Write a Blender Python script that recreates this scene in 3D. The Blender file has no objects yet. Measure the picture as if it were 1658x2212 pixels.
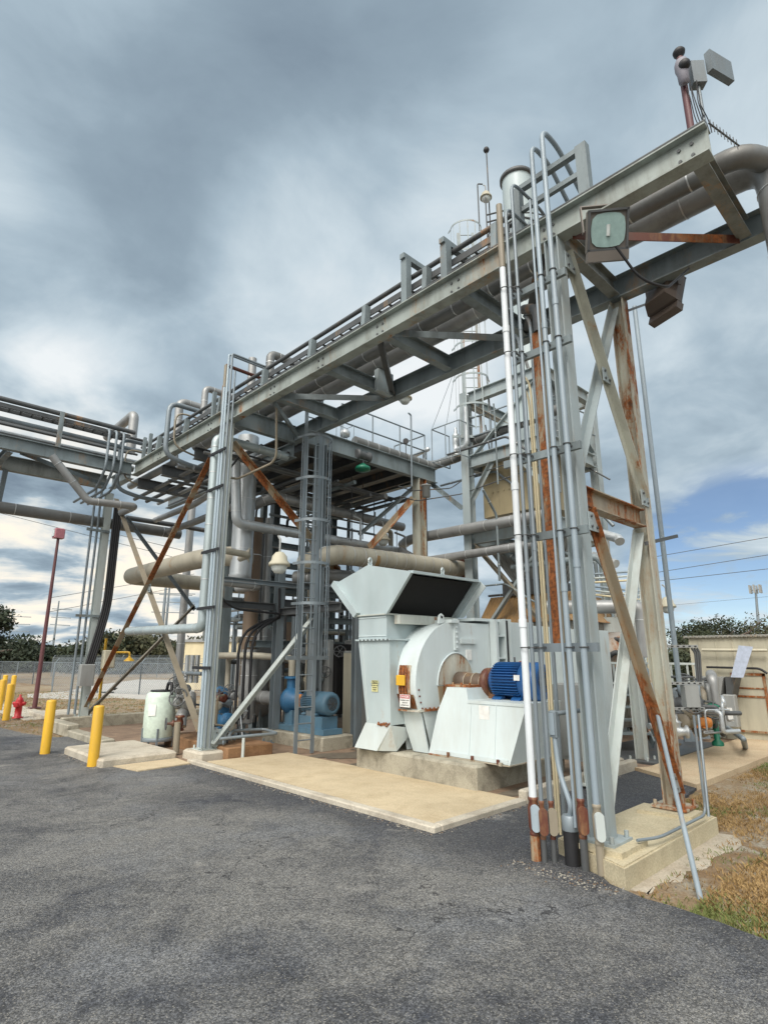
import bpy, math, random
from mathutils import Vector, Matrix
random.seed(7)
V = Vector
Z3 = V((0, 0, 1))
sc = bpy.context.scene
C = sc.collection
# ------------------------------------------------------------------ camera, sky, sun, exposure
CAMH = 1.65; PITCH = math.radians(14.0); HEAD = math.radians(46.1); FPX = 1244.0
cd = bpy.data.cameras.new('camera'); cam = bpy.data.objects.new('camera', cd); C.objects.link(cam)
cam.location = (0, 0, CAMH); cam.rotation_euler = (math.radians(90) + PITCH, 0, HEAD - math.radians(90))
cd.sensor_fit = 'VERTICAL'; cd.sensor_height = 36.0; cd.lens = FPX / 2212 * 36; cd.clip_end = 3000; cd.clip_start = 0.05
sc.camera = cam
sc.view_settings.view_transform = 'Standard'; sc.view_settings.look = 'None'
sc.view_settings.exposure = 0.15; sc.view_settings.gamma = 1.0
SUN_EL = math.radians(48); SUN_AZ = math.radians(205)      # direction towards the sun, measured from +X
sd = bpy.data.lights.new('sun', 'SUN'); sd.energy = 1.6; sd.angle = math.radians(18); sd.color = (1.0, .96, .9)
sun = bpy.data.objects.new('sun', sd); C.objects.link(sun); sun.location = (0, 0, 30)
sdir = V((math.cos(SUN_EL) * math.cos(SUN_AZ), math.cos(SUN_EL) * math.sin(SUN_AZ), math.sin(SUN_EL)))
sun.rotation_euler = sdir.to_track_quat('Z', 'Y').to_euler()
w = bpy.data.worlds.new('World'); sc.world = w; w.use_nodes = True
nt = w.node_tree; nt.nodes.clear()
def N(t, typ, **kw):
    n = t.nodes.new(typ)
    for k, v in kw.items():
        if k.startswith('_'): setattr(n, k[1:], v)
        else: n.inputs[k.replace('__', ' ')].default_value = v
    return n
def ramp(t, fac, stops, interp='LINEAR'):
    r = t.nodes.new('ShaderNodeValToRGB'); r.color_ramp.interpolation = interp
    e = r.color_ramp.elements
    while len(e) < len(stops): e.new(0.5)
    for k, (p, c) in enumerate(stops):
        e[k].position = p; e[k].color = (c, c, c, 1) if isinstance(c, (int, float)) else (*c, 1)
    t.links.new(fac, r.inputs[0]); return r.outputs[0]
def math_(t, op, a, b=None, clamp=False):
    n = t.nodes.new('ShaderNodeMath'); n.operation = op; n.use_clamp = clamp
    for k, x in enumerate((a, b)):
        if x is None: continue
        if isinstance(x, (int, float)): n.inputs[k].default_value = x
        else: t.links.new(x, n.inputs[k])
    return n.outputs[0]
def mixc(t, fac, a, b, mode='MIX'):
    n = t.nodes.new('ShaderNodeMix'); n.data_type = 'RGBA'; n.blend_type = mode
    for k, x in ((0, fac), (6, a), (7, b)):
        if isinstance(x, (int, float)): n.inputs[k].default_value = x if k == 0 else (x, x, x, 1)
        elif isinstance(x, tuple): n.inputs[k].default_value = (*x, 1)
        else: t.links.new(x, n.inputs[k])
    return n.outputs[2]
sky = N(nt, 'ShaderNodeTexSky', _sky_type='NISHITA', _sun_disc=False, _sun_elevation=SUN_EL, _sun_rotation=math.radians(90) - SUN_AZ, _air_density=.75, _dust_density=.1, _ozone_density=2.5)
bg1 = N(nt, 'ShaderNodeBackground', Strength=0.10); nt.links.new(sky.outputs[0], bg1.inputs[0])
tc = N(nt, 'ShaderNodeTexCoord'); sep = N(nt, 'ShaderNodeSeparateXYZ'); nt.links.new(tc.outputs['Generated'], sep.inputs[0])
zc = math_(nt, 'ADD', math_(nt, 'MAXIMUM', sep.outputs[2], 0.0), 0.16)
cmb = N(nt, 'ShaderNodeCombineXYZ')
nt.links.new(math_(nt, 'DIVIDE', sep.outputs[0], zc), cmb.inputs[0]); nt.links.new(math_(nt, 'DIVIDE', sep.outputs[1], zc), cmb.inputs[1])
def cloudn(scale, detail, rough, off, dist=.4):
    m = N(nt, 'ShaderNodeMapping'); m.inputs['Location'].default_value = off; nt.links.new(cmb.outputs[0], m.inputs[0])
    n = N(nt, 'ShaderNodeTexNoise', Scale=scale, Detail=detail, Roughness=rough, Distortion=dist)
    nt.links.new(m.outputs[0], n.inputs[0]); return n.outputs[0]
def lobe(az, el, width):       # a broad soft patch of cloud brightness around one direction of the sky
    d = (math.cos(el) * math.cos(az), math.cos(el) * math.sin(az), math.sin(el))
    n = N(nt, 'ShaderNodeVectorMath', _operation='DOT_PRODUCT'); nt.links.new(tc.outputs['Generated'], n.inputs[0]); n.inputs[1].default_value = d
    m = N(nt, 'ShaderNodeMapRange', _interpolation_type='SMOOTHERSTEP'); nt.links.new(n.outputs['Value'], m.inputs[0])
    m.inputs[1].default_value = math.cos(width); m.inputs[2].default_value = 1.0; return m.outputs[0]
R = math.radians
n1 = cloudn(0.8, 5, .46, (3.1, 1.7, 0), .25); n2 = cloudn(2.3, 8, .56, (8.3, 2.2, 5), .35); n3 = cloudn(.5, 3, .5, (1.3, 6.2, 2))
val = math_(nt, 'ADD', math_(nt, 'ADD', math_(nt, 'MULTIPLY', n1, .72), math_(nt, 'MULTIPLY', n2, .46)), -.05)
val = math_(nt, 'ADD', val, math_(nt, 'MULTIPLY', lobe(R(47), R(36), R(19)), .15))
val = math_(nt, 'ADD', val, math_(nt, 'MULTIPLY', lobe(R(72), R(8), R(22)), .035))
val = math_(nt, 'SUBTRACT', val, math_(nt, 'MULTIPLY', lobe(R(62), R(38), R(20)), .12))
val = math_(nt, 'SUBTRACT', val, math_(nt, 'MULTIPLY', lobe(R(50), R(62), R(20)), .05))
n4 = cloudn(1.35, 6, .55, (5.7, 9.1, 3), .3)
lowl = math_(nt, 'MULTIPLY', lobe(R(76), R(6), R(26)), math_(nt, 'MULTIPLY', math_(nt, 'SUBTRACT', n4, .50), 1.7))
val = math_(nt, 'ADD', val, lowl)
ccol = ramp(nt, val, [(.28, (.19, .25, .315)), (.42, (.27, .35, .42)), (.51, (.37, .465, .54)), (.61, (.54, .63, .69)), (.74, (.78, .82, .84))])
warm = mixc(nt, math_(nt, 'MULTIPLY', lobe(R(76), R(1), R(24)), ramp(nt, val, [(.5, 0.0), (.75, .9)]), True), ccol, (1.0, .9, .74))
bright = mixc(nt, lobe(SUN_AZ, SUN_EL, R(60)), warm, (2.6, 2.5, 2.35))
bg2 = N(nt, 'ShaderNodeBackground', Strength=1.0); nt.links.new(bright, bg2.inputs[0])
gap = math_(nt, 'MULTIPLY', math_(nt, 'MULTIPLY', lobe(R(13), R(5), R(12.5)), 2.6, True), ramp(nt, n2, [(.45, .85), (.58, 0.0)]), True)
mx = N(nt, 'ShaderNodeMixShader'); nt.links.new(gap, mx.inputs[0]); nt.links.new(bg2.outputs[0], mx.inputs[1]); nt.links.new(bg1.outputs[0], mx.inputs[2])
wo = N(nt, 'ShaderNodeOutputWorld'); nt.links.new(mx.outputs[0], wo.inputs[0])
# ------------------------------------------------------------------ survey helpers: a sight line met with a known plane gives a real point
_F = V((math.cos(HEAD), math.sin(HEAD), 0)); _R = V((_F.y, -_F.x, 0))
def _ray(u, v):
    x = u - 829; z = 1106 - v
    return _F * (FPX * math.cos(PITCH) - z * math.sin(PITCH)) + _R * x + Z3 * (FPX * math.sin(PITCH) + z * math.cos(PITCH))
def A(u, v, X=None, Y=None, Z=None, D=None):
    d = _ray(u, v)
    if X is not None: t = X / d.x
    elif Y is not None: t = Y / d.y
    elif Z is not None: t = (Z - CAMH) / d.z
    else: t = D / d.dot(_F)
    return V((0, 0, CAMH)) + d * t
def T(i, j, x, y, **k): return A(414.5 * i + x / 4, 414.5 * j + y / 4, **k)
# ------------------------------------------------------------------ mesh builder
def frame(d, up=Z3):
    d = d.normalized()
    if abs(d.dot(up)) > .995: up = V((0, 1, 0)) if abs(d.y) < .9 else V((1, 0, 0))
    s = d.cross(up).normalized(); u = s.cross(d).normalized()
    return d, s, u
class MB:
    def __init__(s): s.v = []; s.f = []; s.sm = []; s.mi = []
    def add(s, vs, fs, smooth=False, mi=0):
        o = len(s.v); s.v += [tuple(x) for x in vs]
        for f in fs: s.f.append(tuple(o + k for k in f)); s.sm.append(smooth); s.mi.append(mi)
        return s
    def hexa(s, p, mi=0):
        return s.add(p, [(0, 3, 2, 1), (4, 5, 6, 7), (0, 1, 5, 4), (1, 2, 6, 5), (2, 3, 7, 6), (3, 0, 4, 7)], mi=mi)
    def box(s, a, b, mi=0):
        a, b = [min(p, q) for p, q in zip(a, b)], [max(p, q) for p, q in zip(a, b)]
        return s.hexa([(a[0], a[1], a[2]), (b[0], a[1], a[2]), (b[0], b[1], a[2]), (a[0], b[1], a[2]),
                       (a[0], a[1], b[2]), (b[0], a[1], b[2]), (b[0], b[1], b[2]), (a[0], b[1], b[2])], mi)
    def bbox(s, a, b, ch=.012, mi=0):      # box with chamfered vertical and top edges
        x0, y0, z0 = [min(p, q) for p, q in zip(a, b)]; x1, y1, z1 = [max(p, q) for p, q in zip(a, b)]
        def ring(z, i):
            c = ch
            return [(x0 + i + c, y0 + i, z), (x1 - i - c, y0 + i, z), (x1 - i, y0 + i + c, z), (x1 - i, y1 - i - c, z), (x1 - i - c, y1 - i, z), (x0 + i + c, y1 - i, z), (x0 + i, y1 - i - c, z), (x0 + i, y0 + i + c, z)]
        vs = ring(z0, 0) + ring(z1 - ch, 0) + ring(z1, ch); fs = [tuple(range(7, -1, -1)), tuple(range(16, 24))]
        for k in range(8):
            n = (k + 1) % 8; fs += [(k, n, 8 + n, 8 + k), (8 + k, 8 + n, 16 + n, 16 + k)]
        return s.add(vs, fs, mi=mi)
    def bar(s, p, q, wd, ht, up=Z3, mi=0, off=(0, 0)):
        p, q = V(p), V(q); d, sd_, u = frame(q - p, up); p = p + sd_ * off[0] + u * off[1]; q = q + sd_ * off[0] + u * off[1]
        a, b = sd_ * wd / 2, u * ht / 2
        return s.hexa([p - a - b, p + a - b, p + a + b, p - a + b, q - a - b, q + a - b, q + a + b, q - a + b], mi)
    def ib(s, p, q, d=.3, bf=.16, tf=.014, tw=.01, up=Z3, mi=0):
        s.bar(p, q, bf, tf, up, mi, (0, d / 2 - tf / 2)); s.bar(p, q, bf, tf, up, mi, (0, -d / 2 + tf / 2))
        return s.bar(p, q, tw, d - 2 * tf, up, mi)
    def ang(s, p, q, a=.09, t=.01, up=Z3, flip=1, mi=0):
        s.bar(p, q, a, t, up, mi, (0, 0)); return s.bar(p, q, t, a - t, up, mi, (flip * (a / 2 - t / 2), -a / 2))
    def prism(s, poly, vec, mi=0):
        n = len(poly); vec = V(vec); vs = [V(p) for p in poly] + [V(p) + vec for p in poly]
        fs = [tuple(range(n - 1, -1, -1)), tuple(range(n, 2 * n))] + [(k, (k + 1) % n, n + (k + 1) % n, n + k) for k in range(n)]
        return s.add(vs, fs, mi=mi)
    def tube(s, pts, r, seg=10, fil=None, caps=True, mi=0, fs=4):
        P = [V(p) for p in pts]
        if fil and len(P) > 2:
            out = [P[0]]
            for k in range(1, len(P) - 1):
                a, b, c = P[k - 1], P[k], P[k + 1]
                L = min(fil, (b - a).length * .48, (c - b).length * .48)
                p0 = b + (a - b).normalized() * L; p1 = b + (c - b).normalized() * L
                for i in range(fs + 1):
                    t = i / fs; out.append(p0 * (1 - t) ** 2 + b * 2 * t * (1 - t) + p1 * t * t)
            out.append(P[-1]); P = out
        Q = [P[0]]
        for p in P[1:]:
            if (p - Q[-1]).length > 1e-5: Q.append(p)
        P = Q; n = len(P)
        d0 = (P[1] - P[0]).normalized(); _, sd_, u = frame(d0)
        vs = []; pd = d0
        for k in range(n):
            dn = (P[k + 1] - P[k]).normalized() if k < n - 1 else pd
            dp = pd if k else dn
            av = dp + dn
            t = av.normalized() if av.length > 1e-6 else dn
            q = pd.rotation_difference(t) if k else None
            if q: sd_ = q @ sd_; u = q @ u
            rr = r[k] if isinstance(r, (list, tuple)) else r
            for i in range(seg):
                a = 2 * math.pi * i / seg; vs.append(P[k] + (sd_ * math.cos(a) + u * math.sin(a)) * rr)
            if k < n - 1:
                q = t.rotation_difference(dn); sd_ = q @ sd_; u = q @ u; pd = dn
        fs_ = []
        for k in range(n - 1):
            for i in range(seg):
                j = (i + 1) % seg; fs_.append((k * seg + i, k * seg + j, (k + 1) * seg + j, (k + 1) * seg + i))
        s.add(vs, fs_, True, mi)
        if caps:
            s.add(vs[:seg] + vs[-seg:], [tuple(range(seg - 1, -1, -1)), tuple(range(seg, 2 * seg))], False, mi)
        return s
    def cyl(s, p, q, r0, r1=None, seg=16, mi=0):
        return s.tube([p, q], [r0, r0 if r1 is None else r1], seg, mi=mi)
    def lathe(s, prof, o, ax=Z3, seg=20, mi=0, smooth=True):
        o = V(o); d, sd_, u = frame(V(ax)); vs = []
        for r, h in prof:
            for i in range(seg):
                a = 2 * math.pi * i / seg; vs.append(o + d * h + (sd_ * math.cos(a) + u * math.sin(a)) * max(r, 1e-4))
        fs = [(k * seg + i, k * seg + (i + 1) % seg, (k + 1) * seg + (i + 1) % seg, (k + 1) * seg + i) for k in range(len(prof) - 1) for i in range(seg)]
        s.add(vs, fs, smooth, mi); m = len(prof) - 1
        return s.add(vs[:seg] + vs[m * seg:], [tuple(range(seg - 1, -1, -1)), tuple(range(seg, 2 * seg))], False, mi)
    def torus(s, c, ax, R_, r, seg=20, ts=6, a0=0, a1=2 * math.pi, mi=0, up=Z3):
        d, sd_, u = frame(V(ax), up); c = V(c); full = abs(a1 - a0 - 2 * math.pi) < 1e-3
        pts = [c + (sd_ * math.cos(a0 + (a1 - a0) * k / seg) + u * math.sin(a0 + (a1 - a0) * k / seg)) * R_ for k in range(seg + 1)]
        return s.tube(pts, r, ts, caps=not full, mi=mi)
    def bands(s, p, q, r, step=.9, wd=.02, seg=12, mi=0, dr=.006, start=.3):
        p, q = V(p), V(q); L = (q - p).length; d = (q - p).normalized(); x = start
        while x < L - .1:
            s.tube([p + d * x, p + d * (x + wd)], r + dr, seg, caps=True, mi=mi); x += step
        return s
    def wheel(s, c, ax, r=.12, mi=0):
        d, sd_, u = frame(V(ax)); c = V(c); s.torus(c, ax, r, r * .09, 14, 5, mi=mi)
        for k in range(3):
            a = math.pi * k / 3; e = (sd_ * math.cos(a) + u * math.sin(a)) * r; s.tube([c - e, c + e], r * .06, 5, mi=mi)
        return s.tube([c - d * r * .9, c + d * r * .15], r * .12, 6, mi=mi)
    def bolts(s, pts, ax, r=.014, h=.012, mi=0):
        for p in pts: s.cyl(V(p), V(p) + V(ax).normalized() * h, r, seg=6, mi=mi)
        return s
# ------------------------------------------------------------------ objects
REG = []
def mesh_of(name, mb, mat):
    me = bpy.data.meshes.new(name)
    if me is None: return
    me.from_pydata(mb.v, [], mb.f)
    mats = mat if isinstance(mat, (list, tuple)) else [mat]
    for m in mats: me.materials.append(m)
    me.polygons.foreach_set('use_smooth', mb.sm); me.polygons.foreach_set('material_index', [min(k, len(mats) - 1) for k in mb.mi])
    me.update(); return me
def setp(o, label=None, cat=None, group=None, kind=None):
    for k, v in (('label', label), ('category', cat), ('group', group), ('kind', kind)):
        if v: o[k] = v
    return o
def base_of(vs):
    xs = [v[0] for v in vs]; ys = [v[1] for v in vs]; zs = [v[2] for v in vs]
    return V(((min(xs) + max(xs)) / 2, (min(ys) + max(ys)) / 2, min(zs)))
def one(name, mb, mat, label=None, cat=None, group=None, kind=None):
    b = base_of(mb.v); mb.v = [(v[0] - b.x, v[1] - b.y, v[2] - b.z) for v in mb.v]
    o = bpy.data.objects.new(name, mesh_of(name, mb, mat)); C.objects.link(o); o.location = b
    return setp(o, label, cat, group, kind)
class Thing:
    def __init__(s, name, label, cat, group=None, kind=None):
        s.o = bpy.data.objects.new(name, None); C.objects.link(s.o); setp(s.o, label, cat, group, kind); s.parts = []; REG.append(s)
        s.o.empty_display_size = .2
    def p(s, name, mb, mat, parent=None, label=None, kind=None):
        me_holder = [name, mb, mat, parent, label, kind, None]; s.parts.append(me_holder); return me_holder
    def ps(s, name, mb, mat, parent=None):      # every separate piece becomes a part of its own
        par = list(range(len(mb.v))); key = {}
        for i, v in enumerate(mb.v):
            kk = (round(v[0], 5), round(v[1], 5), round(v[2], 5)); par[i] = key.setdefault(kk, i)
        def fd(a):
            while par[a] != a: par[a] = par[par[a]]; a = par[a]
            return a
        for f in mb.f:
            r0 = fd(f[0])
            for k in f[1:]: par[fd(k)] = r0
        grp = {}
        for k, f in enumerate(mb.f): grp.setdefault(fd(f[0]), []).append(k)
        for ks in grp.values():
            ids = sorted({i for k in ks for i in mb.f[k]}); mp = {a: n for n, a in enumerate(ids)}; q = MB()
            q.v = [mb.v[i] for i in ids]; q.f = [tuple(mp[i] for i in mb.f[k]) for k in ks]; q.sm = [mb.sm[k] for k in ks]; q.mi = [mb.mi[k] for k in ks]; s.p(name, q, mat, parent)
    def done(s):
        b = base_of([v for h in s.parts for v in h[1].v]); s.o.location = b
        for h in s.parts:
            h[1].v = [(v[0] - b.x, v[1] - b.y, v[2] - b.z) for v in h[1].v]
            o = bpy.data.objects.new(h[0], mesh_of(h[0], h[1], h[2])); C.objects.link(o); h[6] = o
            o.parent = h[3][6] if h[3] else s.o
            if h[4]: o['label'] = h[4]
            if h[5]: o['kind'] = h[5]
# ------------------------------------------------------------------ materials
def newmat(name):
    m = bpy.data.materials.new(name); m.use_nodes = True; t = m.node_tree; t.nodes.clear()
    b = N(t, 'ShaderNodeBsdfPrincipled'); o = N(t, 'ShaderNodeOutputMaterial'); t.links.new(b.outputs[0], o.inputs[0]); return m, t, b
def noise(t, scale, detail=5, rough=.6, vec=None, stretch=(1, 1, 1), dist=0, world=True):
    g = N(t, 'ShaderNodeNewGeometry') if world else N(t, 'ShaderNodeTexCoord')
    mp = N(t, 'ShaderNodeMapping'); mp.inputs['Scale'].default_value = stretch
    t.links.new(g.outputs['Position'] if world else g.outputs['Object'], mp.inputs[0])
    n = N(t, 'ShaderNodeTexNoise', Scale=scale, Detail=detail, Roughness=rough, Distortion=dist); t.links.new(mp.outputs[0], n.inputs[0]); return n.outputs[0]
def bump(t, b, h, st=.3, dist=.01):
    n = N(t, 'ShaderNodeBump', Strength=st, Distance=dist); t.links.new(h, n.inputs['Height']); t.links.new(n.outputs[0], b.inputs['Normal'])
def paint(name, base, rust=.0, dirt=.35, rough=.5, metal=0.0, rustc=(.235, .078, .022), dirtc=(.12, .10, .075), sc_=1.0, streak=.25, var=.12, bumpy=.15):
    m, t, b = newmat(name)
    nv = noise(t, 2.2 * sc_, 4, .55, stretch=(1, 1, .5)); nf = noise(t, 26 * sc_, 4, .65)
    nd = noise(t, 3.6 * sc_, 7, .68, stretch=(1, 1, streak)); nr = noise(t, 1.5 * sc_, 9, .7, stretch=(1.2, 1.2, .26), dist=.3)
    lo = tuple(c * (1 - var) for c in base); hi = tuple(min(1, c * (1 + var * .8)) for c in base)
    col = mixc(t, ramp(t, nv, [(.3, 0.0), (.7, 1.0)]), lo, hi)
    col = mixc(t, math_(t, 'MULTIPLY', ramp(t, nd, [(.47, 0.0), (.75, 1.0)]), dirt), col, dirtc)
    col = mixc(t, ramp(t, nf, [(.62, 0.0), (.8, dirt * .5)]), col, dirtc)
    rg = None
    if rust > 0:
        th = .72 - rust * .26
        sel = math_(t, 'ADD', nr, math_(t, 'MULTIPLY', nf, .09))
        halo = ramp(t, sel, [(th - .03, 0.0), (th + .06, .6)]); core = ramp(t, sel, [(th + .035, 0.0), (th + .075, 1.0)])
        rc = mixc(t, ramp(t, nf, [(.35, 0.0), (.65, 1.0)]), tuple(c * .45 for c in rustc), tuple(min(1, c * 1.55) for c in rustc))
        col = mixc(t, halo, col, (.36, .21, .09)); col = mixc(t, core, col, rc); rg = core
    t.links.new(col, b.inputs['Base Color']); b.inputs['Metallic'].default_value = metal
    rr = math_(t, 'ADD', math_(t, 'MULTIPLY', nf, .25), rough - .12, True)
    if rg is not None: rr = math_(t, 'ADD', rr, math_(t, 'MULTIPLY', rg, .35), True)
    t.links.new(rr, b.inputs['Roughness']); bump(t, b, nf, bumpy, .004); return m
def plain(name, base, rough=.5, metal=0.0, emit=None):
    m, t, b = newmat(name); n = noise(t, 14, 4); c = mixc(t, ramp(t, n, [(.3, 0.0), (.7, 1.0)]), tuple(x * .85 for x in base), tuple(min(1, x * 1.1) for x in base))
    t.links.new(c, b.inputs['Base Color']); b.inputs['Roughness'].default_value = rough; b.inputs['Metallic'].default_value = metal; return m
def concrete(name, base, stain=.4, stainc=(.16, .12, .08), sc_=1.0, big=.35):
    m, t, b = newmat(name)
    nb = noise(t, .8 * sc_, 6, .6); ns = noise(t, 2.4 * sc_, 8, .7, dist=.5); nf = noise(t, 60, 4, .7); nm = noise(t, 9, 5, .6)
    c = mixc(t, ramp(t, nb, [(.3, 0.0), (.7, 1.0)]), tuple(x * (1 - big * .5) for x in base), tuple(min(1, x * 1.1) for x in base))
    c = mixc(t, math_(t, 'MULTIPLY', ramp(t, ns, [(.46, 0.0), (.68, 1.0)]), stain), c, stainc)
    c = mixc(t, .25, c, ramp(t, nf, [(.3, .05), (.7, 1.0)]), 'OVERLAY'); c = mixc(t, math_(t, 'MULTIPLY', ramp(t, nm, [(.5, 0.0), (.75, 1.0)]), .3), c, tuple(x * .6 for x in base))
    t.links.new(c, b.inputs['Base Color']); b.inputs['Roughness'].default_value = .88; bump(t, b, nf, .25, .004); return m
STEEL = paint('steel_paint', (.20, .24, .25), rust=.24, dirt=.7, dirtc=(.045, .045, .04), var=.22)
STEEL_L = paint('steel_paint_pale', (.32, .375, .385), rust=.28, dirt=.5, dirtc=(.24, .19, .12))
STEEL_W = paint('steel_paint_white', (.50, .55, .53), rust=.14, dirt=.45, dirtc=(.26, .21, .14))
STEEL_BR = paint('steel_beam_weathered', (.31, .345, .32), rust=.36, dirt=.7, dirtc=(.09, .075, .045), var=.2)
STEEL_RC = paint('steel_column_rusty', (.45, .46, .39), rust=.62, dirt=.5)
STEEL_DK = paint('steel_soiled', (.20, .215, .20), rust=.42, dirt=.75, dirtc=(.05, .045, .035))
RUSTY = paint('rusted_steel', (.34, .29, .21), rust=.90, dirt=.5)
BROWN = paint('red_brown_steel', (.12, .035, .02), rust=.5, dirt=.5)
DARKST = paint('dark_steel', (.085, .09, .092), rust=.2, dirt=.6, dirtc=(.03, .03, .028))
GALV = paint('galvanised', (.22, .26, .285), rust=.05, dirt=.35, rough=.45, metal=.25)
BLUEG = paint('blue_grey_conduit', (.28, .34, .38), rust=.03, dirt=.3, rough=.45, metal=.1)
CWHITE = paint('white_conduit', (.70, .74, .76), dirt=.22, rough=.45)
CTAN = paint('tan_conduit', (.27, .235, .175), rust=.25, dirt=.5)
FANW = paint('fan_white', (.61, .685, .69), rust=.13, dirt=.30, rough=.42, var=.07, bumpy=.06, sc_=.7, dirtc=(.36, .33, .25))
HOODG = paint('hood_grey', (.42, .495, .505), rust=.06, dirt=.30, rough=.4, var=.12, bumpy=.06, streak=.06, dirtc=(.46, .50, .49))
INSUL = paint('pipe_jacket', (.33, .335, .33), dirt=.5, rough=.42, metal=.35, dirtc=(.11, .10, .085))
INSULD = paint('pipe_jacket_dark', (.19, .195, .19), dirt=.5, rough=.45, metal=.3)
INSULB = paint('pipe_jacket_beige', (.42, .39, .31), rust=.12, dirt=.4, rough=.55, metal=.1)
INSULW = paint('pipe_jacket_bright', (.52, .55, .56), dirt=.35, rough=.35, metal=.45)
INSULR = paint('pipe_jacket_brown', (.17, .12, .08), rust=.3, dirt=.5, rough=.6)
SEAM = plain('jacket_band', (.62, .63, .62), .35, .6)
BLACK = plain('black_rubber', (.018, .018, .02), .55)
VOID_SHADE = plain('void_shade', (.012, .012, .012), .9)  # near-black colour painting the shade inside holes and openings
YEL = paint('safety_yellow', (.74, .43, .03), dirt=.42, dirtc=(.30, .22, .08), rough=.4, var=.06)
RED = paint('hydrant_red', (.48, .02, .025), dirt=.2, rough=.4)
MAROON = paint('maroon_pole', (.12, .04, .045), dirt=.3, rough=.5)
BLUE = paint('motor_blue', (.015, .095, .28), dirt=.4, rough=.4, dirtc=(.03, .04, .06))
BLUE2 = paint('pump_blue', (.035, .15, .30), dirt=.4, rough=.5, dirtc=(.05, .06, .06))
BLUEL = paint('pale_blue_conduit', (.37, .45, .50), dirt=.3, rough=.45, metal=.1)
BLUED = paint('faded_blue', (.10, .20, .28), dirt=.4, rough=.5)
SLATE = paint('slate_steel', (.17, .205, .225), rust=.08, dirt=.5)
ORANGE = plain('guard_orange', (.72, .27, .06), .5)
GREEN = plain('actuator_green', (.01, .16, .09), .4)
POLY = plain('tank_polyethylene', (.60, .70, .61), .5)
CREAM = paint('cream_wall', (.66, .57, .37), dirt=.2, rough=.8)
SHED = paint('shed_tan', (.50, .47, .36), rust=.12, dirt=.3, rough=.6, streak=.1)
GREYBOX = paint('grey_cabinet', (.30, .31, .30), dirt=.35, rough=.5)
TANBOX = paint('tan_panel', (.36, .30, .18), rust=.12, dirt=.5, streak=.15)
CORR = paint('corrugated_ochre', (.30, .18, .07), rust=.45, dirt=.6, streak=.12)
CORRG = paint('corrugated_grey', (.30, .29, .25), rust=.15, dirt=.7, streak=.12)
GLASSW = plain('lamp_glass', (.62, .66, .64), .25)
WHITE = plain('sign_white', (.78, .78, .75), .5); SRED = plain('sign_red', (.5, .03, .04), .5); SBLK = plain('sign_black', (.02, .02, .02), .5); SGRN = plain('sign_ochre', (.62, .60, .30), .5)
SLAB = concrete('tan_slab', (.52, .425, .28), .45, (.33, .25, .14), big=.25)
KERB = concrete('pale_kerb', (.50, .455, .37), .5); PLINTH = concrete('stained_plinth', (.40, .37, .29), .75, (.10, .085, .06), 1.3)
FLOOR = concrete('stained_floor', (.26, .18, .12), .8, (.10, .065, .045), .7); WALK = concrete('walk_concrete', (.52, .41, .27), .35, (.34, .19, .10), .8)
RUSTCONC = concrete('rusty_concrete', (.30, .17, .085), .6, (.12, .05, .02), 1.2)
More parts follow.
